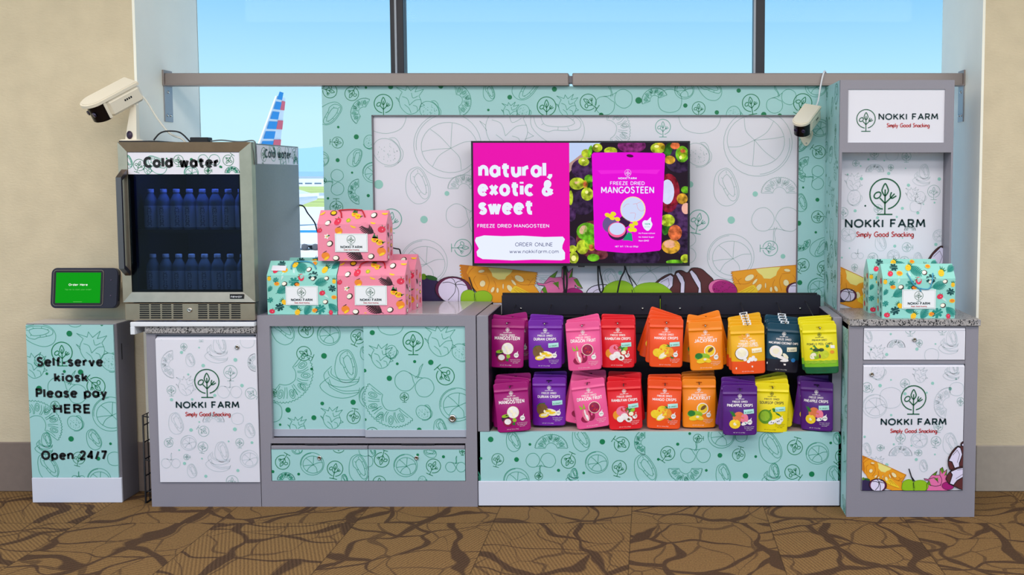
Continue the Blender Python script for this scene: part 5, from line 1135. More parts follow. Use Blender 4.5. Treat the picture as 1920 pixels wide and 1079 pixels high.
cable('fridge_power_cord', [(FX1 - .05, .615, Z_(386, .6)), P3_(567, 386, .615), P3_(577, 400, .6), P3_(590, 418, .57), P3_(598, 440, .50), P3_(620, 455, .42), P3_(690, 462, .36), P3_(740, 466, .36), P3_(752, 480, .40), (X_(760, 520, .45), .45, CZ + .006)], .0035, M_black, 'thin black cord leaving the fridge back behind the pink boxes')

# ================================================================== tablet on the wall
tb = thing('order_tablet', 'black wall tablet with a lit green order screen beside the fridge handle', 'tablet', (0, 0, 0))
def rrect(w, h, r, n=6):
    out = []
    for sx, sy, a0 in ((1, 1, 0), (-1, 1, 90), (-1, -1, 180), (1, -1, 270)):
        out += [(sx * (w / 2 - r) + r * cos(radians(a0 + 90 * k / n)), sy * (h / 2 - r) + r * sin(radians(a0 + 90 * k / n))) for k in range(n + 1)]
    return out
yt = .125; W_, H_ = 126 * MPP(yt), 76 * MPP(yt)
fy_ = lambda u, v, h: (u, h, v)
M_tab = mat('tablet_black', (34, 28, 46), .35)
mb = MB(); mb.prism(rrect(W_, H_, .026), 0, .022, M_tab, fy_); mb.prism(rrect(W_ - .006, H_ - .006, .024), -.003, 0, M_tab, fy_); mb.build('tablet_case', tb)
scx = -W_ / 2 + .128
mb = MB(); mb.prism([(p[0] + scx, p[1] + .001) for p in rrect(.232, .165, .014)], -.0055, -.0031, mat('bezel_rim', (120, 108, 104), .4), fy_); mb.prism([(p[0] + scx, p[1] + .001) for p in rrect(.227, .160, .012)], -.0062, -.0054, M_black, fy_); mb.build('bezel', tb)
M_sg, M_sw, M_sw2 = screen_mat('screen_green', (0, 148, 10)), screen_mat('screen_white', (240, 246, 236)), screen_mat('screen_pale_green', (110, 196, 100))
mb = MB(); mpt = lambda u, v, l: (u + scx, -.0064 - .0003 * l, v)
fill(mb, mpt, [(-.103, -.069), (.103, -.069), (.103, .071), (-.103, .071)], M_sg, 0)
text(mb, mpt, 'Order Here', .0, .010, .088, M_sw, 1, .025); text(mb, mpt, 'Tap me to start your order!', .0, -.010, .122, M_sw2, 1, 0.0); fill(mb, mpt, [(-.02, -.0645), (.02, -.0645), (.02, -.0630), (-.02, -.0630)], M_sw2, 1)
mb.build('screen', tb)
mb = MB()
for z in (.036, -.036): mb.lathe([(.004, 0), (.004, -.001), (.001, -.0012)], mat('reader_mark', (70, 60, 84), .4), (W_ / 2 - .031, -.0031, z), 10, 'y')
mb.build('card_reader_light', tb) if False else None
for z in (.036, -.036):
    mb = MB(); mb.lathe([(.004, 0), (.004, -.001), (.001, -.0012)], mat('reader_mark', (70, 60, 84), .4), (W_ / 2 - .031, -.0031, z), 10, 'y'); mb.build('indicator', tb)
mb = MB(); mb.box(W_ / 2 - .004, W_ / 2 + .004, .004, .012, -.06, .06, M_ink, .002); mb.build('card_slot', tb)
tx, tz = P(158.5, 540.5, yt)
tb.location = (tx, yt, tz); tb.rotation_euler = (radians(-8), 0, 0)
bpy.context.view_layer.update()
mb = MB(); mb.box(tx - .05, tx + .05, yt + .035, Y_WALL, tz - .04, tz + .04, M_black, .003); mb.box(tx - .03, tx + .03, yt + .020, yt + .04, tz - .03, tz + .03, M_black); world_part(mb, 'wall_mount', tb)

# ================================================================== folded wire rack
wr = thing('wire_rack', 'narrow black folded wire rack squeezed beside the white-door cabinet', 'rack', (-2.31, .15, 0))
rz = Z_(776, .08)
for x in (-2.325, -2.292):
    mb = MB()
    loop = [(x, .045, .004), (x, .045, rz), (x, .205, rz), (x, .205, .004)]
    mb.tube(loop + [loop[0]], .0042, M_black, 6)
    for i in range(5): z = .05 + i * (rz - .05) / 4.6; mb.tube([(x, .045, z), (x, .205, z)], .003, M_black, 6)
    for y in (.085, .125, .165): mb.tube([(x, y, .004), (x, y, rz)], .0025, M_black, 6)
    mb.build('wire_frame', wr)
for z in (.06, rz * .5, rz - .004):
    mb = MB(); mb.tube([(-2.325, .045, z), (-2.292, .045, z - .006)], .003, M_black, 6); mb.tube([(-2.325, .205, z), (-2.292, .205, z - .006)], .003, M_black, 6); mb.build('hinge_wire', wr)

# ================================================================== television
YT_ = .44
tv0, tv1, tz0, tz1_ = rect(884.5, 264.5, 1293.5, 499, YT_)
tv = thing('television', 'wide wall television showing a magenta fruit snack advert', 'television', ((tv0 + tv1) / 2, YT_, tz0))
mb = MB(); mb.box(tv0, tv1, YT_ + .004, YT_ + .04, tz0, tz1_, M_black, .003); mb.box(tv0 + .25, tv1 - .25, YT_ + .04, YT_ + .065, tz0 + .06, tz1_ - .15, M_black, .004); mb.build('back_case', tv)
mb = MB(); si = rect(888, 268, 1289.5, 494, YT_)
mb.frame_y(tv0, tv1, tz0, tz1_, *si, YT_, YT_ + .0038, mat('bezel_black', (24, 20, 26), .3), .0005); xa = X_(1090, 497, YT_); mb.box(xa - .016, xa + .016, YT_ - .001, YT_ + .01, tz0 - .006, tz0 + .001, M_black, .001); mb.build('bezel', tv)
mb = MB(); mb.box(X_(1030, 400, .5), X_(1150, 400, .5), YT_ + .066, YI - .0022 if YI - .0022 > YT_ + .066 else YT_ + .07, tz0 + .15, tz1_ - .2, M_black); mb.build('wall_bracket', tv)
YS = YT_ + .0034
S = lambda n, *c: screen_mat('advert_' + n, c)
mb = MB(); mpv = lambda u, v, l: (u, YS - .0002 * l, v)
Q6 = lambda x, y: P(860 + x / 3.996, 240 + y / 3.996, YS)
Q7 = lambda x, y: P(1060 + x / 4.496, 260 + y / 4.496, YS)
k6, k7 = MPP(YS) / 3.996, MPP(YS) / 4.496
RS = tuple(si)
S_pk, S_pk2, S_wh = S('magenta', 226, 6, 168), S('hot_pink', 222, 0, 206), S('white', 226, 232, 252)
def sf(Q, pts, m, l, R=RS): fill(mb, mpv, [Q(*p) for p in pts], m, l, R)
x_div, _ = Q6(828, 100)
fill(mb, mpv, [(RS[0], RS[2]), (x_div, RS[2]), (x_div, RS[3]), (RS[0], RS[3])], S_pk, 0)
RR = (x_div, RS[1], RS[2], RS[3])
fill(mb, mpv, [(RR[0], RR[2]), (RR[1], RR[2]), (RR[1], RR[3]), (RR[0], RR[3])], S('dark_plum', 34, 20, 34), 0)
for s_, x0, x1, b, cap in (('natural,', 148, 700, 372, None), ('exotic &', 143, 713, 513, None), ('sweet', 145, 562, 652, None)):
    x, z = Q6((x0 + x1) / 2, b); text(mb, mpv, s_, x, z, (x1 - x0) * k6, S_wh, 2, .038, cap=122 * k6)
x, z = Q6(409, 748); text(mb, mpv, 'FREEZE DRIED MANGOSTEEN', x, z, 538 * k6, S_wh, 2, .012, cap=27 * k6)
sf(Q6, [(130, 822), (190, 806), (330, 812), (480, 808), (640, 818), (780, 815), (796, 835), (778, 880), (776, 905), (797, 935), (796, 985), (770, 993), (560, 988), (400, 994), (240, 986), (180, 984), (140, 962), (134, 928), (152, 905), (128, 862), (122, 845)], S_wh, 2)
S_tx = S('navy_text', 50, 56, 96)
x, z = Q6(564, 889); text(mb, mpv, 'ORDER ONLINE', x, z, 282 * k6, S_tx, 4); x, z = Q6(565, 940); text(mb, mpv, 'www.nokkifarm.com', x, z, 370 * k6, S_tx, 4)
blobs = [((0, 35), None)]
sf(Q7, [(25, 30), (310, 30), (190, 95), (25, 215)], S('pale_sky', 186, 202, 236), 1, RR); sf(Q7, [(25, 215), (150, 120), (215, 110), (215, 160), (100, 200), (25, 300)], S('tray', 176, 140, 130), 1, RR)
cols = dict(pu=(70, 36, 86), pd=(48, 26, 62), mg=(126, 34, 110), rd=(140, 14, 40), wh=(206, 212, 240), lg=(182, 200, 44), gr=(104, 178, 26), dg=(44, 104, 22), am=(214, 158, 44), or_=(222, 110, 60), pk=(232, 172, 156), br=(110, 46, 56), sh=(240, 236, 150))
cm = {k: screen_mat('advert_photo_' + k, v, 1.0, .05 if k in ('wh', 'sh', 'pk') else .7) for k, v in cols.items()}
for c, x, y, rx, ry, a in (('pu', 145, 255, 95, 85, 0), ('pd', 145, 540, 110, 105, 0), ('mg', 560, 60, 120, 62, 0), ('pd', 960, 180, 120, 110, 0), ('pu', 970, 690, 120, 140, 0), ('br', 240, 850, 150, 160, 0), ('pd', 600, 1000, 200, 90, 0), ('pu', 50, 640, 40, 60, 0), ('pu', 30, 880, 60, 60, 0), ('pd', 1000, 880, 90, 100, 0),
                          ('lg', 270, 78, 42, 36, 0), ('gr', 208, 110, 18, 54, 12), ('lg', 155, 195, 46, 36, 10), ('lg', 175, 125, 40, 36, 0), ('lg', 382, 105, 56, 34, 0), ('am', 800, 65, 40, 30, 0), ('lg', 780, 82, 62, 46, 0), ('dg', 868, 95, 34, 62, 18), ('or_', 925, 60, 40, 30, 0), ('gr', 985, 132, 56, 70, 0), ('lg', 985, 125, 40, 52, 0), ('or_', 990, 105, 22, 16, 0), ('am', 880, 180, 46, 36, 0),
                          ('lg', 100, 380, 66, 52, 0), ('gr', 200, 340, 40, 36, 0), ('dg', 200, 390, 30, 30, 0), ('am', 165, 385, 27, 33, 0), ('or_', 166, 385, 16, 20, 0), ('lg', 185, 468, 52, 56, 0), ('lg', 45, 500, 20, 62, 0), ('pk', 100, 370, 24, 16, 0), ('rd', 870, 460, 95, 165, 0), ('wh', 860, 450, 58, 105, 0), ('am', 985, 508, 46, 46, 0), ('gr', 1012, 432, 36, 30, 0), ('pk', 1016, 590, 36, 48, 0),
                          ('lg', 862, 690, 62, 52, 0), ('dg', 848, 760, 30, 56, 12), ('or_', 925, 795, 58, 66, 0), ('rd', 935, 790, 36, 42, 0), ('am', 890, 910, 78, 62, 0), ('pk', 880, 890, 50, 34, 0), ('gr', 182, 785, 88, 76, 0), ('pk', 150, 770, 30, 40, 30), ('lg', 145, 915, 52, 62, 0), ('gr', 212, 880, 50, 56, 0), ('am', 222, 912, 34, 34, 0), ('or_', 220, 915, 18, 20, 0), ('gr', 236, 1005, 52, 32, 0), ('lg', 70, 1005, 42, 52, 0), ('sh', 70, 1010, 20, 24, 0), ('br', 300, 980, 60, 40, 0), ('gr', 920, 1042, 72, 20, 0), ('lg', 1012, 1012, 40, 36, 0), ('sh', 262, 66, 14, 10, 0), ('sh', 150, 184, 14, 9, 0), ('sh', 770, 66, 20, 12, 0), ('sh', 972, 160, 12, 16, 0), ('sh', 180, 452, 14, 14, 0), ('lg', 60, 930, 36, 30, 0)):
    sf(Q7, ell(x, y, rx, ry, a, 20), cm[c], 2 if c in ('pu', 'pd', 'mg', 'br', 'rd') else (4 if c in ('sh', 'or_') else 3), RR)
sf(Q7, [(222, 135), (238, 118), (530, 116), (825, 122), (842, 138), (828, 420), (815, 700), (808, 930), (795, 945), (650, 962), (500, 966), (380, 955), (262, 940), (246, 925), (234, 500)], S_pk2, 5, RR)
sf(Q7, [(270, 268), (800, 262), (770, 300), (560, 290), (300, 300)], S('pouch_sheen', 232, 30, 214), 6)
sf(Q7, ell(545, 146, 30, 13, 8, 14), S('hole', 70, 10, 60), 6)
x, z = Q7(527, 290)
for pts, cl_ in ART['logo']: stroke(mb, mpv, tf(pts, x, z + .0008, 27 * k7), .0014, S_wh, 6, bool(cl_))
x, z = Q7(524, 344); text(mb, mpv, 'NOKKI FARM', x, z, 154 * k7, S_wh, 6, .03)
x, z = Q7(523, 392); text(mb, mpv, 'FREEZE DRIED', x, z, 290 * k7, S_wh, 6, .01, cap=30 * k7)
x, z = Q7(525, 463); text(mb, mpv, 'MANGOSTEEN', x, z, 445 * k7, S_wh, 6, .012, cap=58 * k7)
sf(Q7, ell(570, 597, 106, 108, 0, 28), S('cream_rim', 250, 222, 140), 6); sf(Q7, ell(569, 597, 100, 102, 0, 28), S('pale_blue', 198, 210, 240), 7)
for q in ([(490, 580), (515, 555), (540, 552)], [(570, 555), (600, 550), (612, 590), (640, 612), (670, 600)], [(545, 628), (590, 630), (582, 680)], [(600, 550), (640, 530)]): stroke(mb, mpv, [Q7(*p) for p in cr(q, n=4)], .0012, S('red_line', 226, 110, 110), 8)
sf(Q7, ell(375, 725, 62, 68, 0, 20), S('lilac', 104, 84, 136), 6); sf(Q7, ell(500, 700, 48, 50, 0, 20), S('aubergine', 56, 24, 66), 6)
for x_, y_ in ((355, 645), (405, 635), (395, 670), (440, 680), (380, 655), (560, 735), (590, 715), (580, 770), (550, 770)): sf(Q7, ell(x_, y_, 24, 18, 20, 10), S('calyx', 226, 214, 40), 7)
sf(Q7, ell(440, 790, 80, 68, 0, 20), S('aubergine', 56, 24, 66), 8); sf(Q7, ell(435, 770, 76, 64, 0, 22), S('rose', 240, 100, 150), 9); sf(Q7, ell(437, 762, 66, 52, 0, 22), S('pale_blue', 198, 210, 240), 10); sf(Q7, [(480, 858), (530, 790), (560, 800), (568, 866), (530, 858)], S('leaf', 24, 150, 110), 9)
sf(Q7, cr([(692, 690), (720, 664), (722, 695), (734, 725), (715, 765), (690, 778), (662, 755), (648, 715), (665, 690)], True, 4), S_wh, 6)
x, z = Q7(692, 728); text(mb, mpv, '100%', x, z, 46 * k7, S('mint', 40, 170, 140), 7, .03); x, z = Q7(692, 749); text(mb, mpv, 'NATURAL', x, z, 48 * k7, S('mint', 40, 170, 140), 7)
for s_, x0, x1, b in (('✓No Preservatives' if False else 'No Preservatives', 618, 756, 804), ('No Added Sugar', 618, 748, 836), ('Non-GMO', 618, 704, 868)): x, z = Q7((x0 + x1) / 2, b); text(mb, mpv, s_, x, z, (x1 - x0) * k7, S_wh, 6, .02)
x, z = Q7(517, 917); text(mb, mpv, 'NET WT: 1.76 oz (50g)', x, z, 194 * k7, S_wh, 6, .01)
mb.build('screen', tv)
for i, (pts, lab) in enumerate((([(1058, 497), (1057, 530), (1060, 552), (1063, 530), (1061, 497)], 'looped black cable under the left part of the television'), ([(1121, 497), (1122, 530), (1126, 548), (1131, 540), (1125, 510), (1124, 497)], 'looped black cable hanging under the middle of the television'), ([(1171, 497), (1171, 508), (1163, 525), (1157, 553)], 'single black cable trailing from the right of the television bottom'))):
    cable('television_cable', [P3_(x, y, .49) for x, y in pts], .005 if i == 0 else .004, M_black, lab)

# ================================================================== second camera on the back panel
c3 = thing('security_camera', 'white bullet camera mounted high on the mint panel beside the tower', 'camera', (0, 0, 0))
camera_head(c3)
hx, hz = P(1512, 226, .40)
Mh2 = Matrix.Translation((hx, .40, hz)) @ Matrix.Rotation(radians(-32), 4, 'Z') @ Matrix.Rotation(radians(30), 4, 'X') @ Matrix.Rotation(radians(12), 4, 'Y') @ Matrix.Scale(.90, 4)
c3.matrix_world = Mh2
bpy.context.view_layer.update()
mx_, mz_ = P(1511, 262, Y_PANEL)
mb = MB(); mb.prism([(mx_ + p[0], mz_ + p[1]) for p in cr([(0, -.032), (-.02, -.012), (-.034, .03), (-.02, .05), (.02, .05), (.034, .03), (.02, -.012)], True, 4)], Y_PANEL - .012, Y_PANEL - .001, M_cam, lambda u, v, h: (u, h, v)); mb.lathe([(.004, 0), (.004, -.002), (.001, -.003)], M_chrome, (mx_, Y_PANEL - .012, mz_ - .018), 10, 'y'); world_part(mb, 'mounting_plate', c3)
mb = MB(); mb.tube([(mx_, Y_PANEL - .01, mz_ + .025), (mx_ + .004, .47, mz_ + .022), tuple(Mh2 @ Vector((0.01, .03, -.04)))], [.014, .013, .012], M_cam, 10); world_part(mb, 'mounting_arm', c3)
cable('camera_cable', [tuple(Mh2 @ Vector((.01, .098, .02))), P3_(1534, 190, .48), P3_(1538, 165, .485), P3_(1542, 145, .485), (X_(1546, 137, .50), .505, Z_(136, .5) + .006), (X_(1549, 137, .55), .56, Z_(136, .5) + .005), (X_(1550, 140, .6), .585, Z_(142, .5))], .0042, M_wplastic, 'white cable from the wall camera up and over the guard rail')

# ================================================================== gift boxes
B_pink, B_teal = mat('box_pink', (240, 140, 166), .3), mat('box_teal', (150, 216, 206), .3)
G = lambda n, *c: mat('boxart_' + n, c, .4)
g_br, g_wh, g_red, g_grn, g_or, g_yel, g_dk, g_teal, g_pl, g_pat, g_lime = G('shell', 66, 34, 30), G('white', 250, 246, 232), G('red', 224, 48, 80), G('green', 40, 110, 60), G('orange', 240, 136, 44), G('yellow', 250, 200, 34), G('dark', 52, 24, 34), G('teal', 34, 140, 130), G('dark_teal', 10, 74, 76), G('pale', 246, 170, 190), G('lime', 170, 190, 40)
def leafshape(n, wid, mono=False):
    out = []
    for k in range(n):
        a = -140 + 280 * k / (n - 1); out.append((a,))
    return out
def gm(mb, mp, kind, x, y, r, rot, l, sty):
    F = lambda pts, m, dl=0: fill(mb, mp, tf(pts, x, y, r, rot), m, l + dl)
    if kind == 'coconut': F(ell(0, 0, 1, .86, 0, 16), g_br); F(ell(-.12, .1, .78, .62, 0, 14), g_wh, 1)
    elif kind == 'dragon':
        F([(-.9, .5), (-.2, .5), (-.6, 1.2), (.1, .7), (.4, 1.3), (.5, .5)], g_grn); F(ell(0, 0, 1, .8, 35, 16), g_red, 1)
        F(ell(.2, .1, .12, .22, 20, 6), g_pat, 2)
    elif kind == 'mango': F(ell(0, .1, 1, .85, -20, 16), g_or); F(ell(.1, -.55, .7, .3, 25, 12), g_yel, 1); F([(-.5, .9), (.4, 1.25), (.5, 1.1), (-.3, .85)], g_dk, 1)
    elif kind == 'pine':
        for a in (-40, -15, 10, 35): F(tf([(-.16, .5), (0, 1.5), (.16, .5)], 0, .1, 1, a), g_grn)
        F(ell(0, -.2, .72, .85, 0, 14), g_yel, 1)
        for q in ((-.3, -.1), (.1, .1), (.3, -.4), (-.1, -.6)): F(ell(q[0], q[1], .1, .1, 0, 6), g_or, 2)
    elif kind == 'slices':
        for q in ((-.5, .3), (.5, -.3)): F(ell(q[0], q[1], .75, .62, 0, 14), g_yel); F(ell(q[0], q[1], .35, .3, 0, 8), g_or, 1)
        F([(-1.1, .6), (-.6, 1.6), (-.2, .8), (.0, 1.4), (.2, .5)], g_grn); F([(.9, -.2), (1.8, -.1), (1.1, -.6)], g_grn)
    elif kind == 'passion': F(ell(0, 0, 1, .75, 0, 16), g_br if sty == 'pink' else g_yel); F(ell(0, .05, .74, .5, 0, 12), g_yel if sty == 'pink' else g_or, 1)
    elif kind == 'slice': F(ell(0, 0, 1, .55, 0, 10, 180, 360), g_yel)
    elif kind == 'kiwi': F(ell(0, 0, 1, .9, 0, 14), g_lime); F(ell(0, 0, .5, .45, 0, 10), g_yel, 1)
    elif kind == 'flower':
        for a in range(0, 360, 72): F(tf(ell(.5, 0, .5, .3, 0, 8), 0, 0, 1, a), g_wh)
        F(ell(0, 0, .25, .25, 0, 8), g_yel, 1); F(ell(.7, .3, .5, .25, 30, 8), g_grn, 1)
    elif kind == 'palm':
        m = g_dk if sty == 'pink' else g_teal
        for k in range(9):
            t = -1 + 2 * k / 8; L = .9 * (1 - .5 * abs(t) ** 2)
            for s in (1, -1): F([(t - .04, 0), (t + .2, 0), (t + .5, s * L), (t + .3, s * L * .85)], m)
        F([(-1.3, -.04), (1.2, -.03), (1.2, .03), (-1.3, .04)], m, 1)
    elif kind in ('mono', 'monot'):
        m = g_pl if kind == 'mono' else g_teal; pts = []
        for k in range(28):
            a = 2 * pi * k / 28; rr = (1 if k % 4 else .55) * (1 - .15 * cos(a)); pts.append((rr * cos(a), rr * .85 * sin(a)))
        F(pts, m); F([(-1.2, .03), (.8, .02), (.8, -.02), (-1.2, -.03)], B_teal, 1)
    elif kind == 'pale': F([(-.3, -1), (.2, -.2), (.1, .9), (-.3, .2)], G('pale_leaf', 196, 228, 226))
PINK = [('coconut', 735, 522, 22, 30), ('coconut', 748, 675, 24, 40), ('coconut', 1040, 770, 24, 20), ('coconut', 1052, 466, 23, 20), ('coconut', 790, 800, 24, 0), ('dragon', 802, 512, 27, 20), ('dragon', 672, 577, 28, 0), ('dragon', 1118, 570, 28, -30), ('mango', 812, 582, 28, 0), ('mango', 716, 768, 30, 10), ('mango', 1114, 735, 32, 0), ('slices', 925, 466, 28, 0), ('slices', 1085, 655, 34, 0), ('kiwi', 877, 503, 16, 0), ('slice', 916, 545, 22, -20), ('slice', 1056, 518, 20, -10), ('slice', 1128, 450, 26, 0), ('slice', 680, 450, 24, 30), ('palm', 1022, 572, 44, 150), ('palm', 935, 785, 50, 150), ('flower', 726, 622, 20, 0), ('passion', 760, 450, 24, 0), ('passion', 1115, 660, 8, 0), ('coconut', 905, 690, 6, 0), ('slice', 860, 790, 10, 0)]
TEAL = [('dragon', 210, 495, 20, 0), ('dragon', 402, 541, 26, 60), ('dragon', 552, 652, 22, -20), ('dragon', 185, 782, 21, -40), ('dragon', 612, 800, 18, 60), ('pine', 345, 447, 26, -40), ('pine', 568, 485, 28, -30), ('pine', 160, 546, 24, 0), ('pine', 272, 714, 24, 50), ('pine', 372, 795, 26, -30), ('pine', 640, 566, 24, 0), ('coconut', 450, 487, 19, 20), ('coconut', 488, 550, 18, 20), ('coconut', 280, 586, 20, 20), ('coconut', 586, 547, 18, 20), ('coconut', 574, 715, 20, 20), ('palm', 382, 470, 40, -30), ('palm', 632, 465, 36, 40), ('palm', 535, 577, 38, 15), ('palm', 258, 632, 38, 30), ('palm', 172, 625, 30, 60), ('palm', 440, 778, 34, 60), ('palm', 622, 752, 40, -45), ('palm', 340, 750, 26, 0), ('mono', 492, 527, 36, 30), ('mono', 245, 750, 34, 20), ('mono', 628, 620, 34, -20), ('mono', 245, 445, 28, 0), ('monot', 355, 572, 38, 0), ('monot', 540, 765, 40, 30), ('monot', 176, 700, 28, 40), ('monot', 215, 560, 22, 200), ('passion', 224, 586, 20, 0), ('passion', 275, 492, 22, 0), ('passion', 497, 776, 22, 0), ('passion', 637, 682, 20, 0), ('passion', 370, 590, 20, 0), ('passion', 480, 446, 18, 0), ('pale', 268, 530, 34, 0), ('pale', 345, 500, 30, 20), ('pale', 580, 670, 30, 60)]
def gift_box(style, label, loc, W, H, D, cord=None, sticker=False, rz=0.0, grp=None, cards=True):
    """gable-topped carton: front at y = 0, base at z = 0"""
    b = thing('gift_box', label, 'box', (0, 0, 0), grp)
    base = B_pink if style == 'pink' else B_teal
    h1 = H * (.73 if style == 'pink' else .745); yr = D / 2 - .008
    mb = MB()
    prof = [(0, 0), (0, h1), (yr, H - .004), (yr + .004, H), (yr + .012, H), (D - yr, H - .004), (D, h1), (D, 0)]
    mb.prism(prof, -W / 2, W / 2, base, lambda u, v, h: (h, u, v))
    def mpf(u, v, l): return (u, (0 if v < h1 else (v - h1) / (H - h1) * yr) - .0004 * (l + 1), v)
    lst, cx, w, zb, zt_ = (PINK, 905, 490, 803, 430) if style == 'pink' else (TEAL, 405, 504, 805, 430)
    kx, ky = W / w, H / (zb - zt_)
    for kd, x, y, r, ro in lst:
        u, v = (x - cx) * kx, (zb - y) * ky; rr = r * kx
        # leave the corner art within the face
        rr = min(rr, (W / 2 - abs(u)) * 1.0 if W / 2 - abs(u) > .012 else .012); u = max(-W / 2 + rr * .9, min(W / 2 - rr * .9, u)); v = max(rr * .8, min(H - rr * .8, v))
        gm(mb, mpf, kd, u, v, rr, ro, 1, style)
    if style == 'pink':
        rnd = random.Random(4)
        for k in range(46):
            u, v = rnd.uniform(-W / 2 + .006, W / 2 - .006), rnd.uniform(.01, H * .7); fill(mb, mpf, tf(ell(0, 0, 1, 1, 0, 6), u, v, .0013), g_pat, 0)
    for sgn in (-1, 1):
        mps_ = mx(sgn * W / 2, sgn); rnd = random.Random(11)
        for k in range(9):
            kd = ['coconut', 'dragon', 'mango', 'passion', 'slice', 'coconut', 'palm', 'mango', 'dragon'][k] if style == 'pink' else ['mono', 'dragon', 'palm', 'pine', 'monot', 'coconut', 'palm', 'mono', 'dragon'][k]
            gm(mb, mps_, kd, D * (.28 + .44 * (k % 2)), h1 * (.08 + .105 * k), .014, rnd.uniform(-60, 60), 1, style)
        mb.add([mps_(0, h1, 0), mps_(D, h1, 0), mps_(D / 2, h1 * .72, 0)], [(0, 1, 2)], base)
    mb.build('carton', b)
    if cards:
        mb = MB(); c0, c1_ = (785, 1018) if style == 'pink' else (288, 522); za, zb_ = (600, 737) if style == 'pink' else (602, 737)
        u0, u1 = (c0 - cx) * kx, (c1_ - cx) * kx; v1, v0 = (zb - za) * ky, (zb - zb_) * ky
        mb.box(u0, u1, -.0034, -.0022, v0, v1, mat('label_card_white', (238, 240, 246), .4)); mpc = my(-.0034, .0002); uc, hh = (u0 + u1) / 2, v1 - v0
        for w_, m_ in ((.0006, M_gthin),): stroke(mb, mpc, [(u0 + .004, v0 + .004), (u1 - .004, v0 + .004), (u1 - .004, v1 - .004), (u0 + .004, v1 - .004)], w_, m_, 1, True)
        for pts, cl_ in ART['logo']: stroke(mb, mpc, tf(pts, uc - .001, v0 + hh * .68, hh * .22), .0017, M_dgreen, 2, bool(cl_))
        wordmark(mb, mpc, uc, v0 + hh * .22, (u1 - u0) * .65, hh * .11, .0024); tagline(mb, mpc, uc, v0 + hh * .10, (u1 - u0) * .46, hh * .05, .0012, M_red)
        mb.build('label_card', b)
    if cord:
        cm_ = mat('cord_red', (200, 24, 40), .5) if style == 'pink' else mat('cord_blue', (70, 160, 196), .5)
        mb = MB()
        for run in cord:
            q = [mpf((x - cx) * kx, (zb - y) * ky, 9 + 6 * (i % 2 == 0)) for i, (x, y) in enumerate(cr(run, n=4))]
            mb.tube(q, .0028, cm_, 7)
        mb.build('cord_handle', b)
    if sticker:
        mb = MB(); u0, u1, v0, v1 = (178 - cx) * kx, (283 - cx) * kx, (zb - 494) * ky, (zb - 460) * ky
        mb.face([mpf(u0, v0, 8), mpf(u1, v0 - .001, 8), mpf(u1, v1 - .001, 8), mpf(u0, v1, 8)], mat('sticker_paper', (226, 224, 236), .5)); mb.build('price_sticker', b)
    b.location = loc; b.rotation_euler.z = rz
    return b
MB0 = MPP(.02)
zc = CZ + .0012
xp0, xp1 = X_(632.5, 560, .02), X_(759.5, 560, .02)
xt0, xt1 = X_(500.5, 560, .02), X_(631, 560, .02)
BH = (590 - 489) * MB0
cordA = [[(895, 396), (860, 430), (820, 455), (812, 478)], [(895, 396), (950, 425), (985, 440), (1000, 480)], [(860, 432), (900, 436), (960, 420), (1030, 410)]]
gift_box('pink', 'pink fruit-print gift box at the front right of the counter pile', ((xp0 + xp1) / 2, .025, zc), xp1 - xp0, BH, .118, [[(880, 432), (850, 440), (820, 455), (812, 478)], [(880, 432), (950, 436), (985, 446), (1000, 480)]])
gift_box('pink', 'pink gift box tucked directly behind the front pink one', ((xp0 + xp1) / 2 + .006, .20, zc), xp1 - xp0, BH * 1.06, .125, None, rz=-.04)
gift_box('teal', 'teal tropical-leaf gift box with white sticker at the front of the counter pile', ((xt0 + xt1) / 2, .025, zc), xt1 - xt0, BH * .99, .118, [[(330, 436), (318, 460), (322, 482)], [(330, 436), (400, 432), (450, 438), (480, 455), (502, 482)]], True)
gift_box('teal', 'teal gift box half hidden behind the front teal one', ((xt0 + xt1) / 2 + .035, .18, zc), xt1 - xt0, BH * 1.0, .118, [[(330, 436), (380, 428), (450, 434), (500, 440)]])
xq0, xq1 = X_(596, 450, .04), X_(725, 450, .04)
gift_box('pink', 'pink gift box resting across the top of the pile, red cord handle', ((xq0 + xq1) / 2, .035, zc + BH * 1.0 + .001), xq1 - xq0, (488.5 - 394) * MPP(.04), .118, [[(795, 432), (805, 428), (880, 424), (960, 428)], [(800, 432), (815, 450), (825, 482)], [(960, 428), (975, 450), (992, 478)]])
yq = -.115
xr0, xr1 = X_(1655, 545, yq), X_(1791, 545, yq)
gift_box('teal', 'teal gift box with draped blue cord at the front of the granite top', ((xr0 + xr1) / 2, yq, gz), xr1 - xr0, (595 - 493.5) * MPP(yq), .118, [[(325, 490), (360, 560), (400, 592), (418, 615)], [(395, 590), (450, 600), (482, 585), (505, 490)]])
xr0, xr1 = X_(1628, 540, .08), X_(1758, 540, .08)
gift_box('teal', 'teal gift box standing behind the corded one on the granite top', ((xr0 + xr1) / 2, .07, gz), xr1 - xr0, .242, .118)

# ================================================================== snack pouches on hooks
PW, PH = .156, .222
HV = .0155                                     # hang hole below the top edge
def pouch_t(u, v, seed):
    s = v / PH; a = abs(u) / (PW / 2)
    def ss(e0, e1, x): x = max(0, min(1, (x - e0) / (e1 - e0))); return x * x * (3 - 2 * x)
    p = ss(.17, .55, s) * (1 - .15 * ss(.75, 1, s))
    t = .0013 + .0165 * p * max(0, 1 - a ** 2.6)
    t += .0011 * ss(.2, .3, s) * (1 - a) * (sin(u * 95 + seed) * cos(v * 60 + seed * 2) + .6 * sin(u * 210 - v * 130 + seed))
    if .036 <= v <= .0415: t += .0014
    return t
FL_ = {}
US = [-1, -.97, -.88, -.7, -.5, -.33, -.165, 0, .165, .33, .5, .7, .88, .97, 1]
VS = [0, .0015, .005, .010, .0125, .0185, .026, .0355, .0362, .0412, .042, .05, .062, .075, .088, .100, .112, .124, .136, .150, .164, .178, .192, .204, .213, .219, .222]
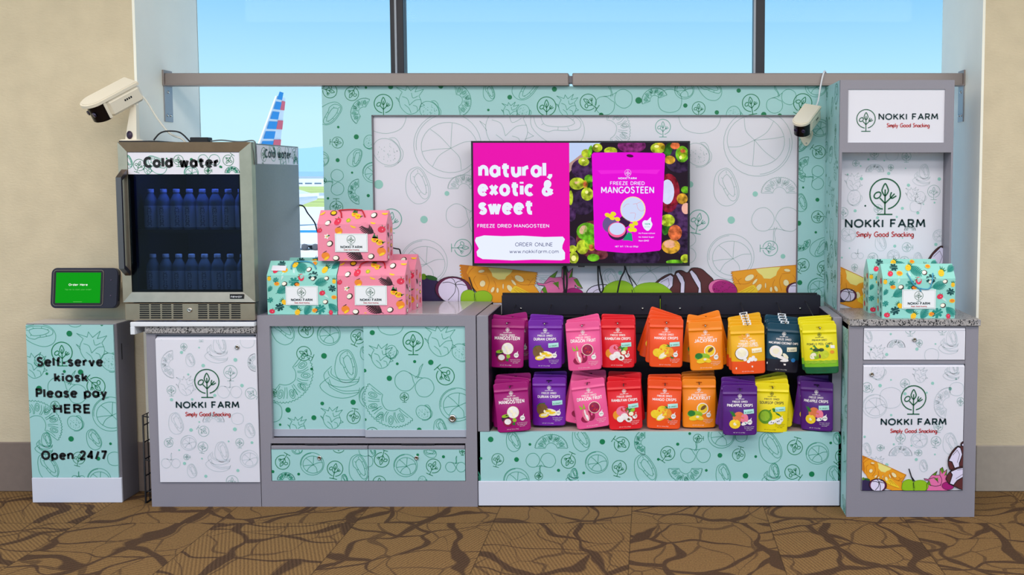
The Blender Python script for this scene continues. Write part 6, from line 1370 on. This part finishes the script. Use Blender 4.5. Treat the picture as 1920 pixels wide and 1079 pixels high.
def hw(v):
    r = .010
    if v < r: return PW / 2 - (r - sqrt(max(0, r * r - (r - v) ** 2)))
    if v > PH - r: return PW / 2 - .002 - (r - sqrt(max(0, r * r - (v - PH + r) ** 2)))
    return PW / 2 - .002 * (v / PH)
PRN = lambda n, *c: mat('pouch_' + n, c, .4)
p_wh, p_mint, p_grn, p_lime, p_yel, p_cream, p_brn, p_or = PRN('white', 244, 236, 236), PRN('mint', 176, 226, 220), PRN('leaf', 40, 120, 44), PRN('lime', 150, 190, 40), PRN('yellow', 246, 206, 40), PRN('cream', 246, 236, 208), PRN('brown', 120, 84, 44), PRN('orange', 240, 150, 40)
p_pur, p_mag, p_pink, p_red, p_dk = PRN('aubergine', 52, 26, 60), PRN('dark_magenta', 150, 16, 70), PRN('rose', 240, 120, 150), PRN('red', 210, 40, 40), PRN('dark', 40, 30, 26)
def pouch(name_, col, title, draw_fruit, seed, ink=None, sub=None, badge=True, claim=True, rows=None, tab=False, nat_col=None, head='FREEZE DRIED', title_w=.70, cap=.0125):
    """one flavour; local origin at the hang hole, front towards -y"""
    root = thing('snack_pouch', '', 'snack pouch', (0, 0, 0))
    body = mat('pouch_film_' + name_, col, .33); ink = ink or p_wh
    bands = [(0, body)] + [(a, mat('pouch_film_%s_%s' % (name_, n), c, .33)) for a, n, c in (rows or [])]
    mb = MB(); nu, nv = len(US), len(VS); zoff = HV
    drop = .022 if tab else 0.0
    def pos(i, j, side):
        v = VS[j]; u = US[i] * hw(v); e = abs(US[i]) == 1
        t = .0006 if e and v < PH * .99 else pouch_t(u, v, seed)
        return (u, -t if side == 0 else t * .75, zoff - v - drop)
    V = []; I = {}
    for side in (0, 1):
        for j in range(nv):
            for i in range(nu): I[(side, j, i)] = len(V); V.append(pos(i, j, side))
    base_i = len(mb.v); mb.v += V
    def hole(i, j): return not tab and 6 <= i <= 7 and VS[j] == .0125
    for side in (0, 1):
        for j in range(nv - 1):
            m = [b for a, b in bands if VS[j] >= a * PH - 1e-6][-1]
            for i in range(nu - 1):
                if hole(i, j): continue
                mb.f.append(tuple(base_i + I[k] for k in ((side, j, i), (side, j, i + 1), (side, j + 1, i + 1), (side, j + 1, i)))); mb.m.append(mb.mi(m)); mb.sm.append(True)
    m = bands[-1][1]
    for i in range(nu - 1): mb.f.append(tuple(base_i + I[k] for k in ((0, nv - 1, i), (0, nv - 1, i + 1), (1, nv - 1, i + 1), (1, nv - 1, i)))); mb.m.append(mb.mi(m)); mb.sm.append(False)
    for i in range(nu - 1): mb.f.append(tuple(base_i + I[k] for k in ((0, 0, i), (0, 0, i + 1), (1, 0, i + 1), (1, 0, i)))); mb.m.append(mb.mi(body)); mb.sm.append(False)
    for i in (0, nu - 1):
        for j in range(nv - 1): mb.f.append(tuple(base_i + I[k] for k in ((0, j, i), (0, j + 1, i), (1, j + 1, i), (1, j, i)))); mb.m.append(mb.mi([b for a, b in bands if VS[j] >= a * PH - 1e-6][-1])); mb.sm.append(False)
    mb.build('pouch_body', root)
    # printing follows the film; x, y run -1..1 across and 0..1 down
    def mp(u, v, l): return (u, -pouch_t(u, -v, seed) - .0007 - .00022 * l, zoff + v - drop)
    D_ = lambda x, y: (x * PW / 2, -y * PH)
    mb = MB()
    u, v = D_(0, .215)
    for pts, cl_ in ART['logo']: stroke(mb, mp, tf(pts, u, v, .0082), .0013, ink, 1, bool(cl_))
    u, v = D_(0, .285); text(mb, mp, 'NOKKI FARM', u, v, .038, ink, 1, .02)
    u, v = D_(0, .345); text(mb, mp, head, u, v, .068, ink, 1, .01, cap=.0085)
    ty = .425 if not sub else .405
    u, v = D_(0, ty); text(mb, mp, title, u, v, PW * title_w, ink, 1, .015, cap=cap)
    if sub: u, v = D_(0, .445); text(mb, mp, sub, u, v, PW * .62, ink, 1, .01, cap=.008)
    def E(x, y, rx, ry, rot, m, l=1, n=18): u, v = D_(x, y); fill(mb, mp, tf(ell(0, 0, rx * PW / 2, ry * PW / 2, 0, n), u, v, 1, rot), m, l, None, True)
    def Y(pts, m, l=1, fan=False): fill(mb, mp, [D_(*p) for p in pts], m, l, None, fan)
    draw_fruit(E, Y)
    if badge:
        E(.56, .735, .14, .15, 0, nat_col or p_wh, 1, 14); Y([(.58, .68), (.66, .645), (.64, .69)], nat_col or p_wh, 1)
        u, v = D_(.56, .742); text(mb, mp, '100%', u, v, .014, p_grn, 2, .03)
        for k, s_ in enumerate(('No Preservatives', 'No Added Sugar', 'Non-GMO')): u, v = D_(.52, .838 + .033 * k); text(mb, mp, s_, u, v, (.046, .042, .024)[k], ink, 1)
    u, v = D_(-.05, .955); text(mb, mp, 'NET WT 1.76 oz (50g)', u, v, .052, ink, 1)
    mb.build('front_print', root)
    if claim:
        mb = MB(); u, v = D_(.5, .52)
        cl = p_mint if name_ not in ('yogurt', 'macapuno') else p_cream
        for i in range(6):
            for j in range(3):
                g_ = [(-.023 + .046 * a / 6, -.010 + .020 * b / 3) for a, b in ((i, j), (i + 1, j), (i + 1, j + 1), (i, j + 1))]
                mb.add([mp(p[0], p[1], 5) for p in tf(g_, u, v, 1, 4)], [(0, 1, 2, 3)], cl)
        text(mb, mp, '& CRISPY', u, v - .0055, .036, M_green if cl is p_mint else body, 7, .02, rot=4); mb.build('claim_panel', root)
    if tab:
        mb = MB(); tm = mat('hang_tab_plastic', (232, 236, 244), .25)
        for a, b, c, d in ((-.019, .019, -.020, -.0045), (-.019, .019, .0015, .0045), (-.019, -.013, -.0045, .0015), (.013, .019, -.0045, .0015)): mb.box(a, b, .0016, .0024, c, d, tm)
        mb.build('hang_tab', root)
    FL_[name_] = root
    return root
def d_mangosteen(E, Y):
    E(.05, .60, .35, .35, 0, p_cream, 1); E(.05, .60, .31, .31, 0, p_wh, 2)
    for x, y in ((-.02, .58), (.14, .62), (.06, .66)): E(x, y, .1, .11, 20, p_cream, 3, 10)
    E(-.42, .72, .24, .24, 0, p_pur, 2); E(-.42, .665, .22, .1, 10, p_lime, 3, 10); E(-.3, .80, .28, .25, 0, p_mag, 4); E(-.3, .785, .2, .17, 0, p_wh, 5); E(.1, .76, .12, .12, 0, p_lime, 3, 10); Y([(-.12, .84), (.1, .80), (.12, .87)], p_grn, 4)
def d_durian(E, Y):
    E(-.38, .66, .34, .36, 0, p_brn, 1); Y([(-.75, .60), (-.55, .53), (-.2, .52), (-.3, .57)], p_grn, 2); E(.1, .715, .42, .2, -12, p_cream, 2); E(.1, .71, .3, .12, -12, p_yel, 3); E(-.28, .78, .3, .14, 8, p_yel, 4); E(-.28, .775, .2, .08, 8, p_cream, 5)
def d_dragon(E, Y):
    E(.22, .58, .34, .34, 0, p_cream, 1); E(.22, .58, .31, .31, 0, p_mag, 2)
    for x, y in ((.12, .55), (.3, .57), (.2, .62), (.34, .63)): E(x, y, .07, .04, 30, p_red, 3, 8)
    E(-.32, .72, .2, .38, 12, p_pink, 2); E(-.1, .74, .3, .3, 0, p_mag, 1); E(-.4, .80, .25, .2, 0, p_mag, 1); E(-.3, .72, .08, .34, 12, p_wh, 3); Y([(-.6, .60), (-.68, .50), (-.45, .58)], p_lime, 3); Y([(-.45, .58), (-.4, .47), (-.3, .58)], p_lime, 3)
def d_rambutan(E, Y):
    E(-.15, .62, .36, .3, 0, p_pink, 1); E(-.05, .58, .2, .14, 0, p_red, 2); E(-.5, .70, .22, .26, 0, p_or, 1); E(.4, .72, .25, .25, 0, p_red, 1); E(.22, .60, .2, .17, 40, p_grn, 2); E(.42, .59, .17, .15, -30, p_lime, 2); E(-.05, .73, .22, .2, 0, p_wh, 3); E(-.3, .78, .2, .18, 0, p_wh, 4); E(.2, .79, .2, .17, 0, p_wh, 4); E(.2, .79, .09, .08, 0, p_brn, 5, 10); E(.35, .68, .14, .12, 0, p_cream, 3)
def d_mango(E, Y):
    E(-.12, .62, .3, .28, 20, p_yel, 1); E(-.5, .70, .28, .25, -10, p_yel, 2); E(.15, .68, .3, .3, 0, p_or, 1); E(-.15, .745, .36, .2, 35, p_yel, 3); E(-.15, .745, .3, .13, 35, p_cream, 4); Y([(-.15, .55), (.1, .52), (.3, .58), (.05, .57)], p_grn, 3); Y([(.2, .76), (.5, .80), (.35, .82)], p_grn, 3)
def d_jackfruit(E, Y):
    E(.2, .60, .34, .34, 0, p_wh, 1); E(.2, .60, .29, .29, 0, p_yel, 2); E(.25, .58, .2, .1, 40, p_brn, 3, 10); E(-.25, .72, .45, .22, 0, p_lime, 2); E(-.45, .70, .22, .18, 0, p_grn, 3); E(-.3, .80, .3, .14, 10, p_yel, 4); E(.0, .79, .28, .13, -20, p_yel, 4); E(-.1, .77, .1, .07, 0, p_cream, 5, 8)
def d_yogurt(E, Y):
    E(-.38, .58, .4, .38, 0, p_brn, 1); E(-.37, .575, .37, .35, 0, p_wh, 2); E(-.37, .57, .25, .22, 0, p_cream, 3)
    for x, y in ((-.2, .70), (.0, .74), (.2, .71), (.4, .71), (.28, .66), (.1, .69)): E(x, y, .11, .1, 20, p_wh, 4, 8)
    Y([(-.75, .86), (.25, .83), (.25, .865), (-.75, .9)], p_wh, 2)
    for k in range(5): a = radians(40 + 35 * k); Y([(-.25, .30), (-.25 - .4 * cos(a), .30 - .11 * sin(a)), (-.2 - .38 * cos(a + .15), .31 - .11 * sin(a + .15))], p_or, 1)
def d_macapuno(E, Y):
    E(-.42, .58, .38, .34, -20, p_cream, 1); E(-.42, .57, .34, .3, -20, p_wh, 2); E(-.42, .57, .2, .18, 0, p_cream, 3)
    E(-.05, .70, .4, .1, -15, p_wh, 4, 12); E(.15, .66, .22, .1, -40, p_cream, 4, 10); E(.1, .76, .26, .07, 5, p_wh, 4, 10); E(.62, .74, .13, .12, 0, PRN('blue', 40, 120, 190), 2, 12); Y([(-.9, .81), (.2, .82), (.2, .855), (-.9, .85)], p_wh, 2)
def d_pomelo(E, Y):
    E(-.25, .62, .3, .24, 0, p_lime, 2); E(.2, .61, .32, .25, 0, PRN('pomelo', 196, 206, 40), 1); E(-.4, .64, .22, .16, 40, p_cream, 3); E(.0, .64, .06, .14, 0, p_brn, 4, 8); Y([(-.6, .50), (-.3, .42), (-.1, .50), (-.35, .52)], p_grn, 2); E(-.2, .52, .2, .1, 0, PRN('dark_leaf', 44, 66, 24), 3, 10); E(.1, .52, .16, .1, 0, PRN('dark_leaf', 44, 66, 24), 3, 10); E(.45, .45, .1, .08, 0, p_grn, 2, 10); Y([(.62, .43), (.85, .44), (.85, .50), (.62, .49)], p_wh, 2); E(.7, .57, .12, .1, 0, p_or, 2, 10)
    for k in range(5): E(-.72 + .36 * k, .765, .2, .1, 0, p_lime, 1, 10)
def d_pineapple(E, Y):
    E(-.1, .63, .34, .3, 30, PRN('pineapple', 226, 120, 70), 1); E(.25, .66, .22, .28, 0, p_pink, 1); E(-.3, .77, .32, .27, 0, p_yel, 3); E(-.3, .77, .1, .09, 0, p_cream, 4, 8)
    for k in range(7): a = radians(70 + 35 * k); Y([(-.45, .60), (-.52 - .3 * cos(a), .60 - .11 * sin(a)), (-.42 - .12 * cos(a + .6), .60 - .05 * sin(a + .6))], p_grn, 2)
    E(.25, .76, .2, .1, 20, p_wh, 4, 10); Y([(.2, .72), (.5, .74), (.35, .78)], PRN('teal_leaf', 30, 130, 130), 5)
def d_soursop(E, Y):
    E(-.35, .68, .4, .42, 0, PRN('soursop', 96, 150, 24), 1); E(-.38, .67, .28, .3, 0, p_lime, 2); Y([(-.2, .56), (.1, .50), (.4, .56), (.2, .58)], p_grn, 3); Y([(.2, .58), (.45, .62), (.6, .68), (.3, .63)], p_grn, 3); E(.05, .79, .24, .12, 20, p_wh, 4, 12); E(.4, .77, .22, .16, -30, p_wh, 4, 12)
    for x, y in ((.0, .79), (.12, .8), (.36, .77), (.45, .76)): E(x, y, .04, .03, 0, p_dk, 5, 6)
pouch('mangosteen', (160, 12, 112), 'MANGOSTEEN', d_mangosteen, 1, claim=False, title_w=.74, cap=.0165)
pouch('durian', (112, 24, 160), 'DURIAN CRISPS', d_durian, 2, title_w=.66)
pouch('dragon', (238, 88, 150), 'DRAGON FRUIT', d_dragon, 3, claim=False, title_w=.74, cap=.0155)
pouch('rambutan', (226, 22, 36), 'RAMBUTAN CRISPS', d_rambutan, 4, title_w=.76)
pouch('mango', (240, 78, 20), 'MANGO CRISPS', d_mango, 5, title_w=.7)
pouch('jackfruit', (246, 136, 20), 'JACKFRUIT', d_jackfruit, 6, claim=False, title_w=.68, cap=.0165)
pouch('yogurt', (240, 176, 14), 'YOGURT CUBES', d_yogurt, 7, sub='MACAPUNO COCONUT', badge=False, rows=[(.738, 'base', (240, 82, 22))], tab=True, title_w=.56, cap=.0105)
pouch('macapuno', (14, 62, 84), 'MACAPUNO COCONUT CHIPS', d_macapuno, 8, badge=False, rows=[(.738, 'base', (28, 24, 40))], tab=True, title_w=.86, cap=.0105)
pouch('pomelo', (232, 218, 8), 'POMELO PEEL CHIPS', d_pomelo, 9, ink=PRN('olive_ink', 70, 84, 20), badge=False, claim=False, rows=[(.738, 'grass', (128, 190, 34)), (.86, 'base', (20, 92, 54))], title_w=.74, cap=.010, head='PREMIUM DRIED')
pouch('pineapple', (84, 24, 122), 'PINEAPPLE CRISPS', d_pineapple, 10, title_w=.74)
pouch('soursop', (240, 218, 12), 'SOURSOP CRISPS', d_soursop, 11, ink=PRN('moss_ink', 92, 84, 20), nat_col=p_wh, title_w=.7)
COLN = {'mangosteen': 'magenta', 'durian': 'violet', 'dragon': 'pink', 'rambutan': 'red', 'mango': 'orange-red', 'jackfruit': 'orange', 'yogurt': 'amber and red', 'macapuno': 'dark navy', 'pomelo': 'yellow and green', 'pineapple': 'deep purple', 'soursop': 'bright yellow'}
NAMN = {'dragon': 'dragon fruit', 'yogurt': 'yogurt cube', 'macapuno': 'macapuno coconut'}
# row, flavour, centre (photo pixels), tilt (degrees clockwise), depth y, yaw, tilts of the ones behind, note
HANG = [
    ('upper', 'mangosteen', 951.6, 644, 1.4, .10, 0, (10, -9), ''), ('upper', 'durian', 1022.5, 645, 0, .09, 0, (-3, 3), ''), ('upper', 'dragon', 1094.5, 648.5, -3.5, .07, 0, (-7, -12), ''),
    ('upper', 'rambutan', 1158.5, 644, 0, .11, 0, (-2, 2), ''), ('upper', 'mango', 1249, 643, 1, .10, 0, (6, 15, 19), ''), ('upper', 'jackfruit', 1323.5, 648.5, -2.5, .09, 0, (-8, 9, -16), ''),
    ('upper', 'yogurt', 1402, 655, -2, .05, 0, (1, 3, -3, -10), ''), ('upper', 'macapuno', 1467.8, 652, 4, .07, 0, (2, -3, 6), ''), ('upper', 'pomelo', 1538.5, 653.5, -5, -.03, -20, (-3, -8, -5), ''),
    ('lower', 'mangosteen', 960.8, 763, -5, .015, 0, (2, 7, -3), ''), ('lower', 'durian', 1029.8, 752.5, 0, .10, 0, (2, -2), ''), ('lower', 'dragon', 1107, 756.5, -8, .06, 0, (9, 15, -3), ''),
    ('lower', 'rambutan', 1171.5, 759, -3, .055, 0, (5, -7, 2), ''), ('lower', 'mango', 1245.5, 758, 2, .065, 0, (2, -1), ''), ('lower', 'jackfruit', 1310.5, 756, 0, .085, 0, (-1, -3, -7), ''),
    ('lower', 'pineapple', 1387, 769, 0, -.035, 0, (4, 9, -3), 'beside the soursop ones'), ('lower', 'soursop', 1446, 764, 2, .02, 0, (-6, -10, -14), ''), ('lower', 'pineapple', 1532, 761, -2, .03, -28, (8, -3), 'at the right end')]
used = set()
hook_m = mat('hook_wire', (60, 58, 66), .35, metal=.7)
for hi, (row, fl, cx, cy, tilt, y, yaw, rear, note) in enumerate(HANG):
    src = FL_[fl]; tab = fl in ('yogurt', 'macapuno')
    sc = 1.0
    top = (PH / 2 - HV) + (.022 if tab else 0)
    xc, zc0 = P(cx, cy, y)
    xh = xc + sin(radians(tilt)) * top; zh = zc0 + cos(radians(tilt)) * top
    nm = NAMN.get(fl, fl); where = '%s row%s' % (row, (' ' + note) if note else '')
    allp = [(tilt, y)] + [(t_, min(y + .040 * (k + 1), .33)) for k, t_ in enumerate(rear)]
    SL = .16
    for k, (t_, yy) in enumerate(allp):
        if fl not in used: o = src; used.add(fl)
        else: o = copy_tree(src)
        o.location = (xh + (random.uniform(-.003, .003) if k else 0), yy, zh + (yy - y) * SL)
        o.rotation_euler = (radians(-3) if k == 0 else radians(-2), radians(t_), radians(yaw if k == 0 else yaw * .4))
        o['label'] = ('%s %s pouch hanging at the front, %s' % (COLN[fl], nm, where)) if k == 0 else ('%s %s pouch, %s behind the front one, %s' % (COLN[fl], nm, ['first', 'second', 'third', 'fourth'][k - 1], where))
        o['group'] = '%s pouches on the %s row%s' % (nm, row, (' ' + note) if note else '')
    h = thing('display_hook', 'dark wire hook holding the %s %s pouches, %s' % (COLN[fl], nm, where), 'hook', (xh, SY, zh), 'pouch hooks')
    mb = MB(); yb = SY - .006; y_f = y - .028
    mb.tube([(xh, yb, zh + (yb - y) * SL + .001), (xh, y_f, zh + (y_f - y) * SL + .001), (xh, y_f - .006, zh + (y_f - y) * SL + .006)], .0024, hook_m, 7); mb.build('hook_wire', h)
    mb = MB(); zz = zh + (yb - y) * SL; mb.box(xh - .02, xh + .02, SY - .006, SY, zz - .025, zz + .012, M_black, .001); mb.build('hook_plate', h)
    if row == 'upper':
        mb = MB(); mb.lathe([(.001, -.004), (.0038, -.003), (.0038, .001), (.001, .002)], M_chrome, (xh, y_f - .006, zh + (y_f - y) * SL + .006), 8, 'y'); mb.build('hook_tip', h)
